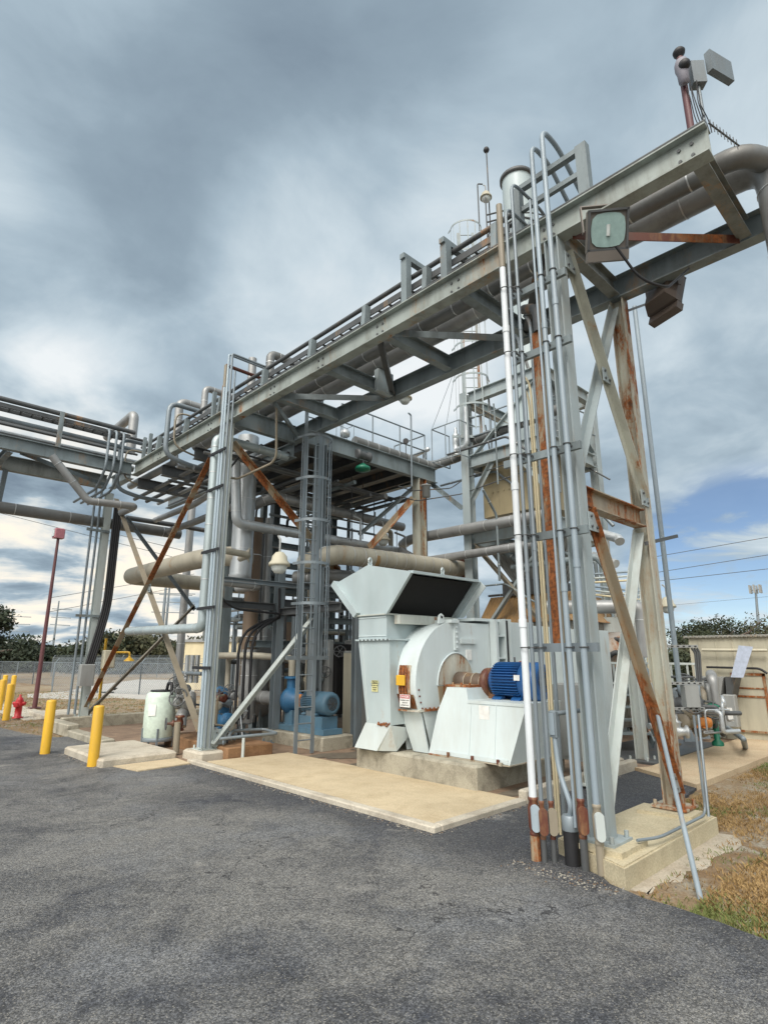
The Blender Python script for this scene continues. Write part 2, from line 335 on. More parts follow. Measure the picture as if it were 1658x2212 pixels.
# ------------------------------------------------------------------ ground
def mat_asphalt():
    m, t, b = newmat('asphalt')
    g = N(t, 'ShaderNodeNewGeometry')
    vo = N(t, 'ShaderNodeTexVoronoi', Scale=88.0); t.links.new(g.outputs['Position'], vo.inputs[0])
    vs = N(t, 'ShaderNodeSeparateColor'); t.links.new(vo.outputs['Color'], vs.inputs[0])
    nf = noise(t, 150, 3, .7); nb = noise(t, .55, 5, .6, dist=.6); nm = noise(t, 2.1, 8, .72, dist=1.0); nx = noise(t, 1.3, 7, .65, stretch=(.8, 1, 1), dist=.35)
    sx = N(t, 'ShaderNodeSeparateXYZ'); t.links.new(g.outputs['Position'], sx.inputs[0])
    seal = ramp(t, math_(t, 'ADD', math_(t, 'SUBTRACT', sx.outputs[0], 3.55), math_(t, 'MULTIPLY', math_(t, 'SUBTRACT', nm, .5), 2.4)), [(.45, 0.0), (1.0, .8)])
    worn = ramp(t, math_(t, 'ADD', math_(t, 'MULTIPLY', nb, .5), math_(t, 'MULTIPLY', nm, .5)), [(.36, 0.0), (.56, 1.0)])
    worn = math_(t, 'MULTIPLY', worn, math_(t, 'SUBTRACT', 1.0, seal), True)
    v2 = N(t, 'ShaderNodeTexVoronoi', Scale=150.0); t.links.new(g.outputs['Position'], v2.inputs[0]); s2 = N(t, 'ShaderNodeSeparateColor'); t.links.new(v2.outputs['Color'], s2.inputs[0])
    col = mixc(t, worn, (.036, .039, .047), (.17, .168, .16)); col = mixc(t, 1.0, col, ramp(t, math_(t, 'ADD', math_(t, 'MULTIPLY', s2.outputs[0], .5), math_(t, 'MULTIPLY', vs.outputs[2], .5)), [(.1, .35), (.5, .85), (.85, 2.0)]), 'MULTIPLY')
    thr = math_(t, 'SUBTRACT', .90, math_(t, 'MULTIPLY', worn, .62))
    spk = math_(t, 'MULTIPLY', math_(t, 'GREATER_THAN', vs.outputs[0], thr), math_(t, 'LESS_THAN', vo.outputs['Distance'], .42))
    col = mixc(t, math_(t, 'MULTIPLY', spk, .85), col, mixc(t, vs.outputs[1], (.12, .12, .11), (.33, .31, .27)))
    col = mixc(t, ramp(t, nf, [(.3, .55), (.6, 0.0)]), col, (.015, .016, .02))
    pale = ramp(t, nx, [(.60, 0.0), (.72, .7)]); col = mixc(t, math_(t, 'MULTIPLY', pale, ramp(t, nf, [(.4, 0.0), (.55, 1.0)])), col, (.42, .40, .36))
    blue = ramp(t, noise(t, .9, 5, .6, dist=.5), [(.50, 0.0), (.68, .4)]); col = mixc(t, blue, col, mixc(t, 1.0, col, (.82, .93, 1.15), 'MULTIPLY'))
    vc = N(t, 'ShaderNodeTexVoronoi', Scale=.55); vc.feature = 'DISTANCE_TO_EDGE'; dm = N(t, 'ShaderNodeVectorMath', _operation='ADD'); nz = N(t, 'ShaderNodeTexNoise', Scale=2.2, Detail=6.0); t.links.new(g.outputs['Position'], nz.inputs[0]); t.links.new(g.outputs['Position'], dm.inputs[0]); t.links.new(nz.outputs['Color'], dm.inputs[1]); t.links.new(dm.outputs[0], vc.inputs[0])
    crack = math_(t, 'MULTIPLY', math_(t, 'LESS_THAN', vc.outputs['Distance'], .0035), ramp(t, nb, [(.46, 0.0), (.52, .75)])); col = mixc(t, crack, col, (.012, .012, .014))
    t.links.new(col, b.inputs['Base Color']); b.inputs['Roughness'].default_value = .8
    bump(t, b, math_(t, 'ADD', math_(t, 'MULTIPLY', vo.outputs['Distance'], -.8), nf), .55, .006); return m
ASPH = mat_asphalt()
def mat_ground():
    m, t, b = newmat('dry_ground')
    nb = noise(t, .35, 6, .6, dist=.5); nm = noise(t, 2.3, 8, .7, dist=.5); nf = noise(t, 34, 5, .7)
    col = mixc(t, ramp(t, nb, [(.4, 0.0), (.6, 1.0)]), (.23, .15, .08), (.32, .245, .15))
    col = mixc(t, ramp(t, nm, [(.5, 0.0), (.62, 1.0)]), col, (.36, .33, .26)); col = mixc(t, ramp(t, nm, [(.28, 1.0), (.4, 0.0)]), col, (.17, .20, .05))
    col = mixc(t, ramp(t, nf, [(.35, .6), (.6, 0.0)]), col, (.12, .08, .045))
    t.links.new(col, b.inputs['Base Color']); b.inputs['Roughness'].default_value = .95; bump(t, b, math_(t, 'ADD', nf, nm), .6, .03); return m
GRND = mat_ground()
mb = MB(); n = 48
def gz(x, y): return -.03
cs = [(-900 + 1800 * k / n) for k in range(n + 1)]
mb.add([(x, y, -.03) for y in cs for x in cs], [(j * (n + 1) + i, j * (n + 1) + i + 1, (j + 1) * (n + 1) + i + 1, (j + 1) * (n + 1) + i) for j in range(n) for i in range(n)])
one('ground', mb, GRND, 'dry sandy ground with brown and green grass around the plant', kind='structure')
edge = [(4.10, -6), (4.22, 0), (4.40, 1.26), (4.47, 1.55), (4.49, 1.82), (4.50, 2.05), (4.58, 2.3), (4.9, 2.9), (6.62, 2.97), (7.2, 3.02), (8.0, 2.96), (8.62, 3.02), (9.2, 4.15), (5.2, 4.2), (5.1, 9.2), (4.9, 13.9),
        (3.95, 13.9), (3.8, 14.4), (3.62, 15.1), (3.52, 16.2), (3.4, 18), (3.3, 24), (3.1, 60), (-60, 60), (-60, -60), (3.8, -60)]
out = []
for k, p in enumerate(edge):           # roughen the broken edge of the paving
    q = edge[(k + 1) % len(edge)]; L = math.dist(p, q); m_ = max(1, int(L / .12)) if L < 7 else 1
    for i in range(m_):
        t = i / m_; j = .018 if m_ > 1 else 0
        out.append((p[0] + (q[0] - p[0]) * t + random.uniform(-j, j), p[1] + (q[1] - p[1]) * t + random.uniform(-j, j), -.03))
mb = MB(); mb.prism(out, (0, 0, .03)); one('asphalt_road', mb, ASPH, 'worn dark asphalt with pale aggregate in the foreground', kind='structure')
# process floor and walks
mb = MB(); mb.prism([(5.2, 4.25, -.02), (9.2, 4.25, -.02), (9.2, 3.95, -.02), (14.5, 3.95, -.02), (24, 3.95, -.02), (24, 15.2, -.02), (4.6, 15.2, -.02), (4.6, 8.9, -.02), (5.2, 8.9, -.02)], (0, 0, .028))
one('process_floor', mb, FLOOR, 'rust stained concrete floor under the equipment', kind='structure')
mb = MB(); mb.prism([(8.45, 3.0, -.03), (24, 2.75, -.03), (24, 3.93, -.03), (9.25, 3.93, -.03), (9.05, 4.05, -.03)], (0, 0, .075)); one('concrete_walk', mb, WALK, 'pale concrete walkway with brown stains beside the grass', kind='structure')
mb = MB(); mb.prism([(4.68, 4.17, -.02), (6.16, 4.17, -.02), (6.12, 8.72, -.02), (4.72, 8.88, -.02)], (0, 0, .068)); one('concrete_slab', mb, SLAB, 'smooth tan concrete slab in front of the white fan', kind='structure')
mb = MB()
mb.bbox((4.56, 4.05, -.02), (4.677, 9.25, .055), .012); mb.bbox((6.165, 4.05, -.02), (9.15, 4.17, .14), .015); mb.bbox((4.68, 4.05, -.02), (6.16, 4.167, .055), .012)
mb.bbox((8.55, 4.172, -.02), (9.0, 4.55, .17), .02)
one('kerb', mb, KERB, 'pale concrete kerb edging the slab and process floor', kind='structure')
mb = MB(); mb.bbox((3.42, 9.72, -.02), (4.62, 11.55, .12), .03); one('raised_pad', mb, KERB, 'raised pale concrete pad behind the yellow bollards', kind='structure')
mb = MB(); mb.prism([(3.72, 9.05, -.02), (4.55, 9.1, -.02), (4.6, 9.7, -.02), (3.6, 9.7, -.02)], (0, 0, .035)); one('concrete_apron', mb, SLAB, 'small flat tan apron before the raised pad', kind='structure')
mb = MB(); mb.bbox((4.15, 14.0, -.02), (4.4, 15.6, .22), .02); mb.bbox((4.15, 11.9, -.02), (4.4, 13.99, .12), .02); mb.bbox((4.41, 15.3, -.02), (9.5, 15.5, .25), .02)
one('containment_kerb', mb, PLINTH, 'low concrete containment wall around the left end of the floor', kind='structure')
mb = MB(); mb.prism([(4.58, 2.2, -.03), (6.62, 2.2, -.03), (6.66, 2.93, -.03), (4.90, 2.93, -.03)], (0, 0, .15)); mb.prism([(4.60, 2.22, .1201), (6.60, 2.22, .1201), (6.64, 2.91, .1201), (4.92, 2.91, .1201)], (0, 0, .01))
c = (4.98, 2.53); mb.prism([(c[0] - .24, c[1] - .24, .1302), (c[0] + .24, c[1] - .24, .1302), (c[0] + .24, c[1] + .24, .1302), (c[0] - .24, c[1] + .24, .1302)], (0, 0, .04))
c = (6.42, 2.55); mb.prism([(c[0] - .14, c[1] - .24, .1302), (c[0] + .17, c[1] - .24, .1302), (c[0] + .17, c[1] + .24, .1302), (c[0] - .24, c[1] + .24, .1302)], (0, 0, .03))
one('footing', mb, concrete('footing_concrete', (.50, .44, .30), .3, (.30, .22, .12)), 'raised concrete footing under the rusty right bent', 'footing')
mb = MB(); mb.bbox((6.1, 4.72, -.02), (8.25, 6.95, .33), .03); one('fan_plinth', mb, PLINTH, 'weathered grey concrete plinth carrying the white fan', 'plinth')
# grass tufts, right foreground and left verge
GB = plain('grass_dry', (.27, .17, .065), .8); GG = plain('grass_green', (.14, .165, .045), .8); GO = plain('grass_straw', (.36, .24, .10), .8)
def grass(poly_fn, count, name, label, h0=.012, h1=.042):
    mb = MB(); k = 0
    while k < count:
        p = poly_fn()
        if p is None: continue
        k += 1; x, y = p
        g = math.sin(x * 2.3 + 1.3) * math.cos(y * 2.9 + x) + random.uniform(-.5, .5); mi = 1 if g > .2 else (0 if g > -.4 else 2)
        for _ in range(3):
            a = random.uniform(0, 6.28); h = random.uniform(h0, h1); l = random.uniform(.3, 1.3) * h; bw = .0035
            dx, dy = math.cos(a), math.sin(a); q = (x + random.gauss(0, .012), y + random.gauss(0, .012))
            mb.add([(q[0] - dy * bw, q[1] + dx * bw, -.03), (q[0] + dy * bw, q[1] - dx * bw, -.03), (q[0] + dx * l * .5 + dy * bw * .7, q[1] + dy * l * .5 - dx * bw * .7, -.03 + h * .7), (q[0] + dx * l, q[1] + dy * l, -.03 + h)], [(0, 1, 2, 3)], mi=mi)
    return one(name, mb, [GB, GG, GO], label, kind='stuff')
def gr():
    x = 4.35 + random.random() ** 1.4 * 9; y = random.uniform(-.5, 2.9)
    ex = 4.25 + .18 * max(0, min(1, y / 2.2))
    if x < ex + .1 or (x < 6.75 and y > 2.1): return None
    if math.sin(x * 1.7 + 2) * math.cos(y * 2.2) + random.uniform(-.5, .9) < 0: return None
    if x < 6.6 and y > 1.75 and random.random() < .85: return None
    return x, y
grass(gr, 26000, 'grass', 'patchy brown and green grass beside the asphalt at right')
def gl():
    y = random.uniform(13.9, 32); x = 3.5 + random.random() * 6 + (0 if y > 15.7 else 0)
    if (x > 4.1 and y < 15.7) or x < 3.95 - (y - 13.9) * .12: return None
    if y < 15.7 and x > 4.1: return None
    return x, y
grass(gl, 6000, 'verge_grass', 'sparse dry grass on the brown verge at left', .02, .06)
# ------------------------------------------------------------------ steelwork
def column(t, x, y, z0, z1, mat, d=.2, bf=.2, web='Y', name='column', label=None, plate=True):
    mb = MB(); up = V((0, 1, 0)) if web == 'Y' else V((1, 0, 0)); mb.ib((x, y, z0), (x, y, z1), d, bf, .016, .011, up=up)
    h = t.p(name, mb, mat, label=label)
    if plate:
        m2 = MB(); m2.box((x - .17, y - .17, z0 - .02), (x + .17, y + .17, z0 - .001))
        m2.bolts([(x + a * .135, y + b_ * .135, z0) for a in (-1, 1) for b_ in (-1, 1)], Z3, .018, .05); t.p('base_plate', m2, mat, parent=h)
    return h
X1, X2, BZ0, BZ1 = 4.98, 6.5, 5.95, 6.25
BM = (BZ0 + BZ1) / 2
t = Thing('pipe_rack', 'long weathered steel pipe rack crossing the photo on rusty columns', 'pipe rack')
Yt = [1.12, 2.55, 3.85, 5.2, 6.55, 7.95, 9.35]
def beam_bolts(x, ys, z=BM):
    m = MB()
    for y in ys:
        for dy in (-.06, .05):
            for dz in (-.06, .06): m.bolts([(x - .006, y + dy, z + dz)], (-1, 0, 0), .017, .014)
    return m
h = t.p('near_beam', MB().ib((X1, 1.0, BM), (X1, 14.05, BM), .3, .16, .016, .011), STEEL_BR, label='long near beam with yellowed paint and rows of bolts')
t.ps('bolt', beam_bolts(X1, [1.2, 2.6, 3.9, 5.25, 6.6, 7.95, 10.2, 12.6]), DARKST, parent=h)
t.p('far_beam', MB().ib((X2, .95, BM), (X2, 9.45, BM), .3, .16, .016, .011), STEEL)
t.p('far_beam', MB().ib((X2, 9.46, BM - .3), (X2, 15.5, BM - .3), .3, .16, .016, .011), STEEL)
for k, y in enumerate(Yt):
    mt = STEEL_DK if k < 2 else STEEL
    t.p('cross_beam', MB().ib((X1 + .085, y, BM - .02), (X2 - .085, y, BM - .02), .22 if k != 6 else .36, .13, .012, .009), mt, label='soiled cross beam with rust patches at the right end' if k < 2 else None)
zz = BM - .09
for a, b_, mt in (((X1, 2.4), (X2, 1.2), BROWN), ((X1, 2.75), (X2, 3.8), DARKST), ((X1, 5.05), (X2, 3.95), STEEL), ((X1, 5.35), (X2, 6.45), DARKST), ((X1, 7.8), (X2, 6.65), STEEL), ((X1, 8.1), (X2, 9.2), STEEL)):
    t.p('brace', MB().ang((a[0] + .09, a[1], zz), (b_[0] - .09, b_[1], zz), .1, .01), mt)
for y in (11.0, 12.6, 14.0): t.p('cross_beam', MB().ib((X1 + .085, y, BM - .32), (X2 - .085, y, BM - .32), .25, .13, .012, .009), DARKST)
hx = T(1, 1.5, 1520, 830, X=6.0); t.p('drop_bracket', MB().box((6.05, 6.42, 5.95), (6.4, 6.52, 6.35)), STEEL_L)
for y in (3.3, 4.4, 5.6, 6.9, 8.3, 9.9, 11.4, 12.8): # stub posts carrying the tray
    t.p('stub_post', MB().bar((X1 + .02, y, BZ1 + .001), (X1 + .05, y, BZ1 + .40), .08, .1, V((1, 0, 0))), STEEL)
for y, hh in ((4.72, .66), (4.02, .50)):
    m = MB(); m.bar((X1 - .02, y, BZ1 + .002), (X1 - .02, y, BZ1 + hh), .1, .1, V((1, 0, 0))); m.bar((X1 - .1, y, BZ1 + hh + .04), (X1 + .75, y, BZ1 + hh + .04), .08, .075); t.p('post_and_arm', m, STEEL_DK if hh < .4 else STEEL)
m = MB(); m.bar((X1, 2.95, BZ1), (X1, 2.95, BZ1 + .62), .09, .09, V((1, 0, 0))); m.bar((X1, 2.15, BZ1), (X1, 2.15, BZ1 + .66), .12, .09, V((1, 0, 0)))
m.bar((X1, 3.0, BZ1 + .62), (X1, 2.1, BZ1 + .62), .07, .06); m.bar((X1, 2.9, BZ1 + .33), (X1, 2.2, BZ1 + .33), .05, .06); t.p('conduit_frame', m, STEEL)
for yy in (9.75, 10.15, 13.3, 13.65):
    m = MB(); m.bar((X1 + .02, yy, BZ1), (X1 + .02, yy, BZ1 + .6), .07, .07, V((1, 0, 0))); t.p('frame_post', m, STEEL)
for xc, mt in ((X1, STEEL_L), (6.52, STEEL_RC)):
    column(t, xc, 2.55, .19, BZ0 - .002, mt, .16, .155, 'Y', label='pale column with bolted foot' if xc == X1 else 'heavily rusted outer column')
column(t, X1 - .02, 9.42, .16, BZ0 - .002, STEEL_W, .17, .16, 'Y'); column(t, 7.02, 9.22, .03, BZ0 + .04, SLATE, .2, .2, 'X')
column(t, X1 - .05, 15.55, .24, BZ0 - .16, STEEL_W, .18, .17, 'Y')
t.p('strut', MB().ib((X1 + .11, 2.55, 3.14), (6.44, 2.55, 3.14), .2, .13, .012, .009), RUSTY, label='rust red horizontal strut between the right columns')
# cross bracing of the right bent
yb = 2.55
t.p('brace', MB().ang((5.08, yb - .05, 5.85), (6.42, yb - .05, 3.35), .09, .012, V((0, 1, 0))), STEEL_RC)
t.p('brace', MB().ang((6.42, yb + .06, 5.85), (5.1, yb + .06, 3.4), .09, .012, V((0, 1, 0))), STEEL_L)
t.p('brace', MB().ang((5.08, yb - .05, 3.0), (6.46, yb - .05, .3), .085, .012, V((0, 1, 0))), RUSTY, label='rust streaked lower diagonal brace')
t.p('brace', MB().ang((6.42, yb + .06, 3.0), (5.08, yb + .06, .3), .09, .012, V((0, 1, 0))), STEEL_W)
# mid bent and long side bracing
t.p('brace', MB().ang(A(500, 958, Y=9.4), A(748, 1262, Y=9.4), .11, .012, V((0, 1, 0))), RUSTY, label='rust streaked diagonal below the rack behind the mid column')
pe = A(682, 1328, Y=9.3); t.p('brace', MB().ang((5.02, 9.3, .2), pe, .13, .014, V((0, 1, 0))), STEEL_W, label='wide pale diagonal rising from the mid column foot')
t.p('brace', MB().ang((X1 - .02, 9.5, 5.8), (X1 - .03, 15.35, .5), .11, .012, V((1, 0, 0))), RUSTY, label='dark rust diagonal between mid and left columns')
t.p('brace', MB().ang((X1 + .06, 15.2, 5.55), (X1 + .06, 9.75, .35), .12, .012, V((1, 0, 0))), CTAN, label='tan diagonal crossing the rusty one')
t.p('brace', MB().ang(A(175, 1556, Y=15.6), A(420, 1308, Y=15.6), .09, .01, V((0, 1, 0))), CTAN)
t.p('brace', MB().ang(A(272, 1118, Y=15.6), A(420, 1318, Y=15.6), .08, .01, V((0, 1, 0))), GALV)
def gus(x, y, z, s_, ax='X', mt=STEEL):
    m = MB(); 
    if ax == 'X': m.box((x - .006, y - s_, z - s_), (x + .006, y + s_, z + s_)); h_ = t.p('gusset_plate', m, mt); t.ps('bolt', MB().bolts([(x - .006, y + a * s_ * .55, z + b_ * s_ * .55) for a in (-1, 1) for b_ in (-1, 1)], (-1, 0, 0), .014, .014), DARKST, parent=h_)
    else: m.box((x - s_, y - .006, z - s_), (x + s_, y + .006, z + s_)); h_ = t.p('gusset_plate', m, mt); t.ps('bolt', MB().bolts([(x + a * s_ * .55, y - .006, z + b_ * s_ * .55) for a in (-1, 1) for b_ in (-1, 1)], (0, -1, 0), .014, .014), DARKST, parent=h_)
for a in ((5.12, 2.46, 5.72, .1, 'Y'), (6.42, 2.46, 3.36, .09, 'Y'), (5.12, 2.46, 2.88, .09, 'Y'), (6.42, 2.46, .42, .09, 'Y'), (5.74, 2.46, 4.62, .08, 'Y'), (4.95, 9.62, 5.7, .12, 'X'), (4.92, 15.3, .6, .12, 'X'), (4.95, 12.4, 3.05, .09, 'X'), (5.12, 9.26, .34, .12, 'Y')): gus(*a, mt=STEEL_L)
t.done()
# second rack running off to the left
t = Thing('pipe_rack', 'pipe rack leaving the picture at the left edge over the road', 'pipe rack')
t.p('near_beam', MB().ib((-6, 14.05, BM), (X1 - .09, 14.05, BM), .3, .16, .016, .011), STEEL)
t.p('far_beam', MB().ib((-6, 15.55, BM - .02), (X1 - .16, 15.55, BM - .02), .36, .16, .016, .011), STEEL_DK)
t.p('end_beam', MB().ib((X1 - .05, 14.15, BM - .05), (X1 - .05, 15.45, BM - .05), .3, .16, .014, .01), STEEL_L)
for x in (-2.5, -.2, 2.35): t.p('cross_beam', MB().ib((x, 14.14, BM - .08), (x, 15.46, BM - .08), .18, .12, .012, .009), STEEL)
for a, b_ in (((2.5, 14.1), (4.7, 15.4)), ((2.2, 15.4), (.1, 14.1)), ((-.4, 14.1), (-2.3, 15.4))): t.p('brace', MB().ang((a[0], a[1], BM - .1), (b_[0], b_[1], BM - .1), .1, .01), STEEL)
for x in (-1.6, 1.0, 3.22): t.p('stub_post', MB().bar((x, 14.02, BZ1 + .001), (x, 14.02, BZ1 + .85), .07, .09, V((1, 0, 0))), STEEL)
t.p('hanger_post', MB().bar((2.55, 15.5, BM - .2), (2.55, 15.7, 5.15), .1, .1, V((0, 1, 0))), SLATE)
t.done()
# cable trays and the bundles lying in them
def tray(name_label, p, q, wd=.3, side=V((1, 0, 0)), rung=.22, grp='cable trays on the racks'):
    t = Thing('cable_tray', name_label, 'cable tray', grp); p, q = V(p), V(q); d = (q - p).normalized(); L = (q - p).length
    for s_ in (-1, 1): t.p('side_rail', MB().bar(p + side * wd / 2 * s_, q + side * wd / 2 * s_, .02, .09), DARKST)
    m = MB(); k = .1
    while k < L: c_ = p + d * k; m.bar(c_ - side * wd / 2, c_ + side * wd / 2, .03, .02); k += rung
    t.ps('rung', m, DARKST); t.done()
tray('ladder cable tray along the top of the main rack', (5.26, 3.15, 6.56), (5.26, 13.9, 6.56), .34)
tray('upper cable tray on posts over the left rack', (-6, 14.25, 6.95), (4.8, 14.25, 6.95), .3, V((0, 1, 0)))
tray('lower cable tray inside the left rack', (-6, 14.75, 6.45), (4.8, 14.75, 6.45), .36, V((0, 1, 0)))
def pipe(label, pts, r, mat, fil=None, band=None, seg=14, name='pipe', cat='pipe', group=None, clamps=None, bm=None, kind=None):
    m = MB(); P = [V(p) for p in pts]; f = fil if fil is not None else r * 2.2; m.tube(P, r, seg, f if len(P) > 2 else None, fs=6 if r > .08 else 4)
    if band:
        for a, b_ in zip(P[:-1], P[1:]):
            L = (b_ - a).length
            if L > band * .7: m.bands(a, b_, r, band, .014, seg, mi=1, start=max(f + .05, band * .4))
    return one(name, m, [mat, bm or SEAM], label, cat, group)
for k, (x, z, r) in enumerate(((5.07, 6.70, .034), (5.17, 6.66, .026), (5.30, 6.64, .03), (5.40, 6.63, .022))):
    pipe(['thickest dark conduit nearest the road on top of the main rack', 'second dark conduit on top of the main rack', 'third dark conduit in the main rack tray', 'thin conduit at the back of the main rack tray'][k], [(x, 3.05, z), (x, 14.0, z)], r, DARKST, name='conduit', cat='conduit', group='conduits on the main rack', seg=8)
pipe('dark conduit along the top edge of the right end beam', [(4.93, 1.0, 6.275), (4.93, 9, 6.275)], .02, DARKST, name='conduit', cat='conduit', seg=8)
for k, (y, z, r, mt, lb) in enumerate(((14.1, 7.08, .055, DARKST, 'topmost dark pipe on the left rack'), (14.3, 7.0, .035, DARKST, 'dark conduit beside the topmost pipe of the left rack'), (14.35, 6.72, .05, GALV, 'grey pipe at mid height in the left rack'), (14.6, 6.5, .045, INSULW, 'bright pale pipe low in the left rack'), (15.1, 6.45, .08, INSULD, 'dark insulated pipe deep in the left rack'), (14.9, 6.8, .03, DARKST, 'thin dark line inside the left rack'), (15.3, 6.95, .05, DARKST, 'high dark line on the far side of the left rack'))):
    pipe(lb, [(-6, y, z), (5.3 if k else 4.9, y, z)], r, mt, seg=10, name='conduit' if r < .05 else 'pipe', cat='pipe', group='lines in the left rack')
# ------------------------------------------------------------------ conduits at the right bent
RG = 'conduits standing against the right column'
def riser(label, x, y, z0, z1, r, mat, lower=None, top=None, group=RG, seals=None, coup=(), base=0.0):
    t = Thing('conduit', label, 'conduit', group)
    pts = [(x, y, z0), (x, y, z1)] + (top or []); m = MB().tube(pts, r, 12, .16 if top else None, fs=6); t.p('tube', m, mat)
    for z in coup: t.p('coupling', MB().cyl((x, y, z), (x, y, z + .07), r * 1.18, seg=12), mat)
    if seals:
        c, cov = seals; m = MB(); m.lathe([(r * .95, 0), (r * 1.3, .01), (r * 1.3, .03), (r * 1.05, .04), (r * 1.45, .07), (r * 1.5, .22), (r * 1.05, .27), (r * 1.3, .28), (r * 1.3, .3), (r * .95, .305)], (x, y, z0 - .3), Z3, 14)
        h = t.p('seal_fitting', m, c); d = V((-.72, -.69, 0)); p0 = V((x, y, z0 - .15)) + d * (r * 1.2); sd_ = V((.69, -.72, 0)); poly = []
        for k in range(16):
            a = 2 * math.pi * k / 16; poly.append(p0 + sd_ * (.036 * math.cos(a)) + Z3 * (.10 * math.sin(a) if abs(math.sin(a)) < .0 else .068 * (1 if math.sin(a) > 0 else -1) + .036 * math.sin(a)))
        t.p('cover_plate', MB().prism(poly, d * .035), cov, parent=h)
        b0 = z0 - .3
    else: b0 = z0
    if lower: t.p('lower_pipe', MB().cyl((x, y, base), (x, y, b0 + .02), r * (1.25 if not isinstance(lower, tuple) else lower[1]), seg=14), lower if not isinstance(lower, tuple) else lower[0])
    t.done()
def gp(u, v): p = A(u, v, Z=0.0); return p.x, p.y
x, y = gp(1158, 1858); riser('thick white conduit, leftmost at the right column', x, y, .48, 5.67, .033, CWHITE, RUSTY, seals=(BROWN, BLUEL), coup=(1.9, 3.2, 4.9))
riser('dark weathered top length above the thick white conduit', x, y, 5.675, 6.47, .034, CTAN, top=None, group=None)
x, y = gp(1176, 1862); riser('slim grey conduit beside the thick white one', x, y, .46, 6.42, .018, GALV, DARKST, top=[(x + .55, y, 6.42)], seals=(BROWN, BROWN), coup=(2.4, 4.5))
x, y = gp(1197, 1862); riser('slim tan grey conduit, third from the left', x, y, .46, 6.75, .018, GALV, DARKST, top=[(x + .7, y, 6.75), (x + .9, y, 6.4)], seals=(BROWN, CTAN), coup=(2.6, 4.9))
x, y = 4.69, 2.575; riser('tall conduit arching high over the beam beside the column', x, y, .52, 7.05, .025, BLUEG, DARKST, top=[(x + .35, y, 7.05), (x + 1.0, y, 6.6), (x + 1.0, y, 6.3)], seals=(BROWN, BROWN), coup=(2.2, 4.8))
x, y = 4.69, 2.44; riser('outermost tall conduit arching over the beam at the column front', x, y, .5, 7.15, .027, BLUEG, (CTAN, 1.2), top=[(x + .35, y, 7.15), (x + 1.15, y, 6.65), (x + 1.15, y, 6.3)], seals=(CTAN, STEEL_W), coup=(2.4, 5.0))
x, y = 4.68, 2.63; riser('thin blue grey conduit squeezed between the tall arches', x, y, .3, 6.35, .012, BLUEG, top=None, coup=(4.2,))
x, y = 4.86, 2.72; riser('tan steel conduit behind the slim ones', x, y, .02, 5.6, .02, CTAN, coup=(3.6,)); 
t = Thing('conduit', 'bent grey conduit rising from a fat black pipe stub', 'conduit', RG); x, y = gp(1237, 1868)
t.p('black_stub', MB().cyl((x, y, 0), (x, y, .26), .062, seg=20), BLACK); t.p('end_cap', MB().lathe([(.066, 0), (.068, .01), (.068, .1), (.055, .115)], (x, y, .255), Z3, 20), GALV)
p2 = A(1197, 1592, X=4.76); t.p('tube', MB().tube([(x, y, .36), A(1233, 1742, X=4.70), A(1206, 1665, X=4.75), p2], .022, 12, .12), BLUEG); p2.z -= .55
m = MB(); m.bbox((p2.x - .03, p2.y - .035, p2.z + .55), (p2.x + .03, p2.y + .035, p2.z + .77), .012); h = t.p('conduit_body', m, GALV); m = MB(); m.box((p2.x - .04, p2.y - .025, p2.z + .57), (p2.x - .031, p2.y + .025, p2.z + .75)); t.p('cover_plate', m, BLUEG, parent=h)
t.p('side_arm', MB().tube([p2 + V((.03, 0, .74)), p2 + V((.3, -.12, .76))], .02, 10), GALV); t.done()
# heavy rust-stained flat riser + bundle behind, between white conduit and column
t = Thing('cable_channel', 'tall vertical cable channel streaked with orange rust beside the column', 'cable channel')
pb = A(1172, 850, X=5.3); t.p('channel', MB().bar((5.3, 2.985, 1.75), (5.3, 2.985, 5.2), .05, .15, V((0, 1, 0))), RUSTY); t.p('top_bend', MB().tube([(5.3, 2.985, 5.2), (5.3, 2.985, 5.5), (5.55, 3.3, 5.75)], .06, 10, .2), DARKST); t.done()
for k, (dx, dy, r, mt, z1, lb) in enumerate(((.0, .10, .02, GALV, 5.4, 'grey conduit left of the rusty channel'), (.0, .15, .013, CREAM, 4.6, 'cream conduit behind the white one'), (.05, .21, .013, CREAM, 4.5, 'second cream conduit behind the white one'), (.1, -.12, .018, GALV, 5.3, 'conduit right of the rusty channel'), (.0, .25, .02, GALV, 5.2, 'farthest grey conduit of the rear bundle'))):
    x, y = 5.3 + dx, 2.985 + dy; pipe(lb, [(x, y, .03), (x, y, z1), (x + .3, y + .25, z1 + .3)], r, mt, fil=.25, seg=10, name='conduit', cat='conduit', group='rear bundle of conduits by the right column')
for k, (z, x0, x1) in enumerate(((1.72, 0, 0), (3.55, 0, 0), (4.65, 0, 0), (5.4, 0, 0), (2.75, 0, 0))):
    m = MB(); m.bar((4.80, 2.36, z), (4.80, 3.0 if k != 1 else 3.2, z), .04, .075); ts = Thing('pipe_support', ['grey strut clamping the conduits at chest height', 'wide strut clamping the conduits half way up', 'strut clamping the conduits above half height', 'topmost strut clamping the conduits under the beam', 'strut clamping the conduits below the rust red member'][k], 'strut', 'struts across the conduits'); ts.p('strut', m, STEEL if k else GALV)
    for xx, yy, rr_ in ((4.6, 2.955, .038), (4.69, 2.575, .03), (4.69, 2.44, .032), (4.64, 2.9, .024), (4.68, 2.85, .024)): ts.p('clamp', MB().torus((xx, yy, z), Z3, rr_, .006, 12, 5).bar((xx, yy, z), (4.78, yy, z), .01, .02), DARKST)
    ts.done()
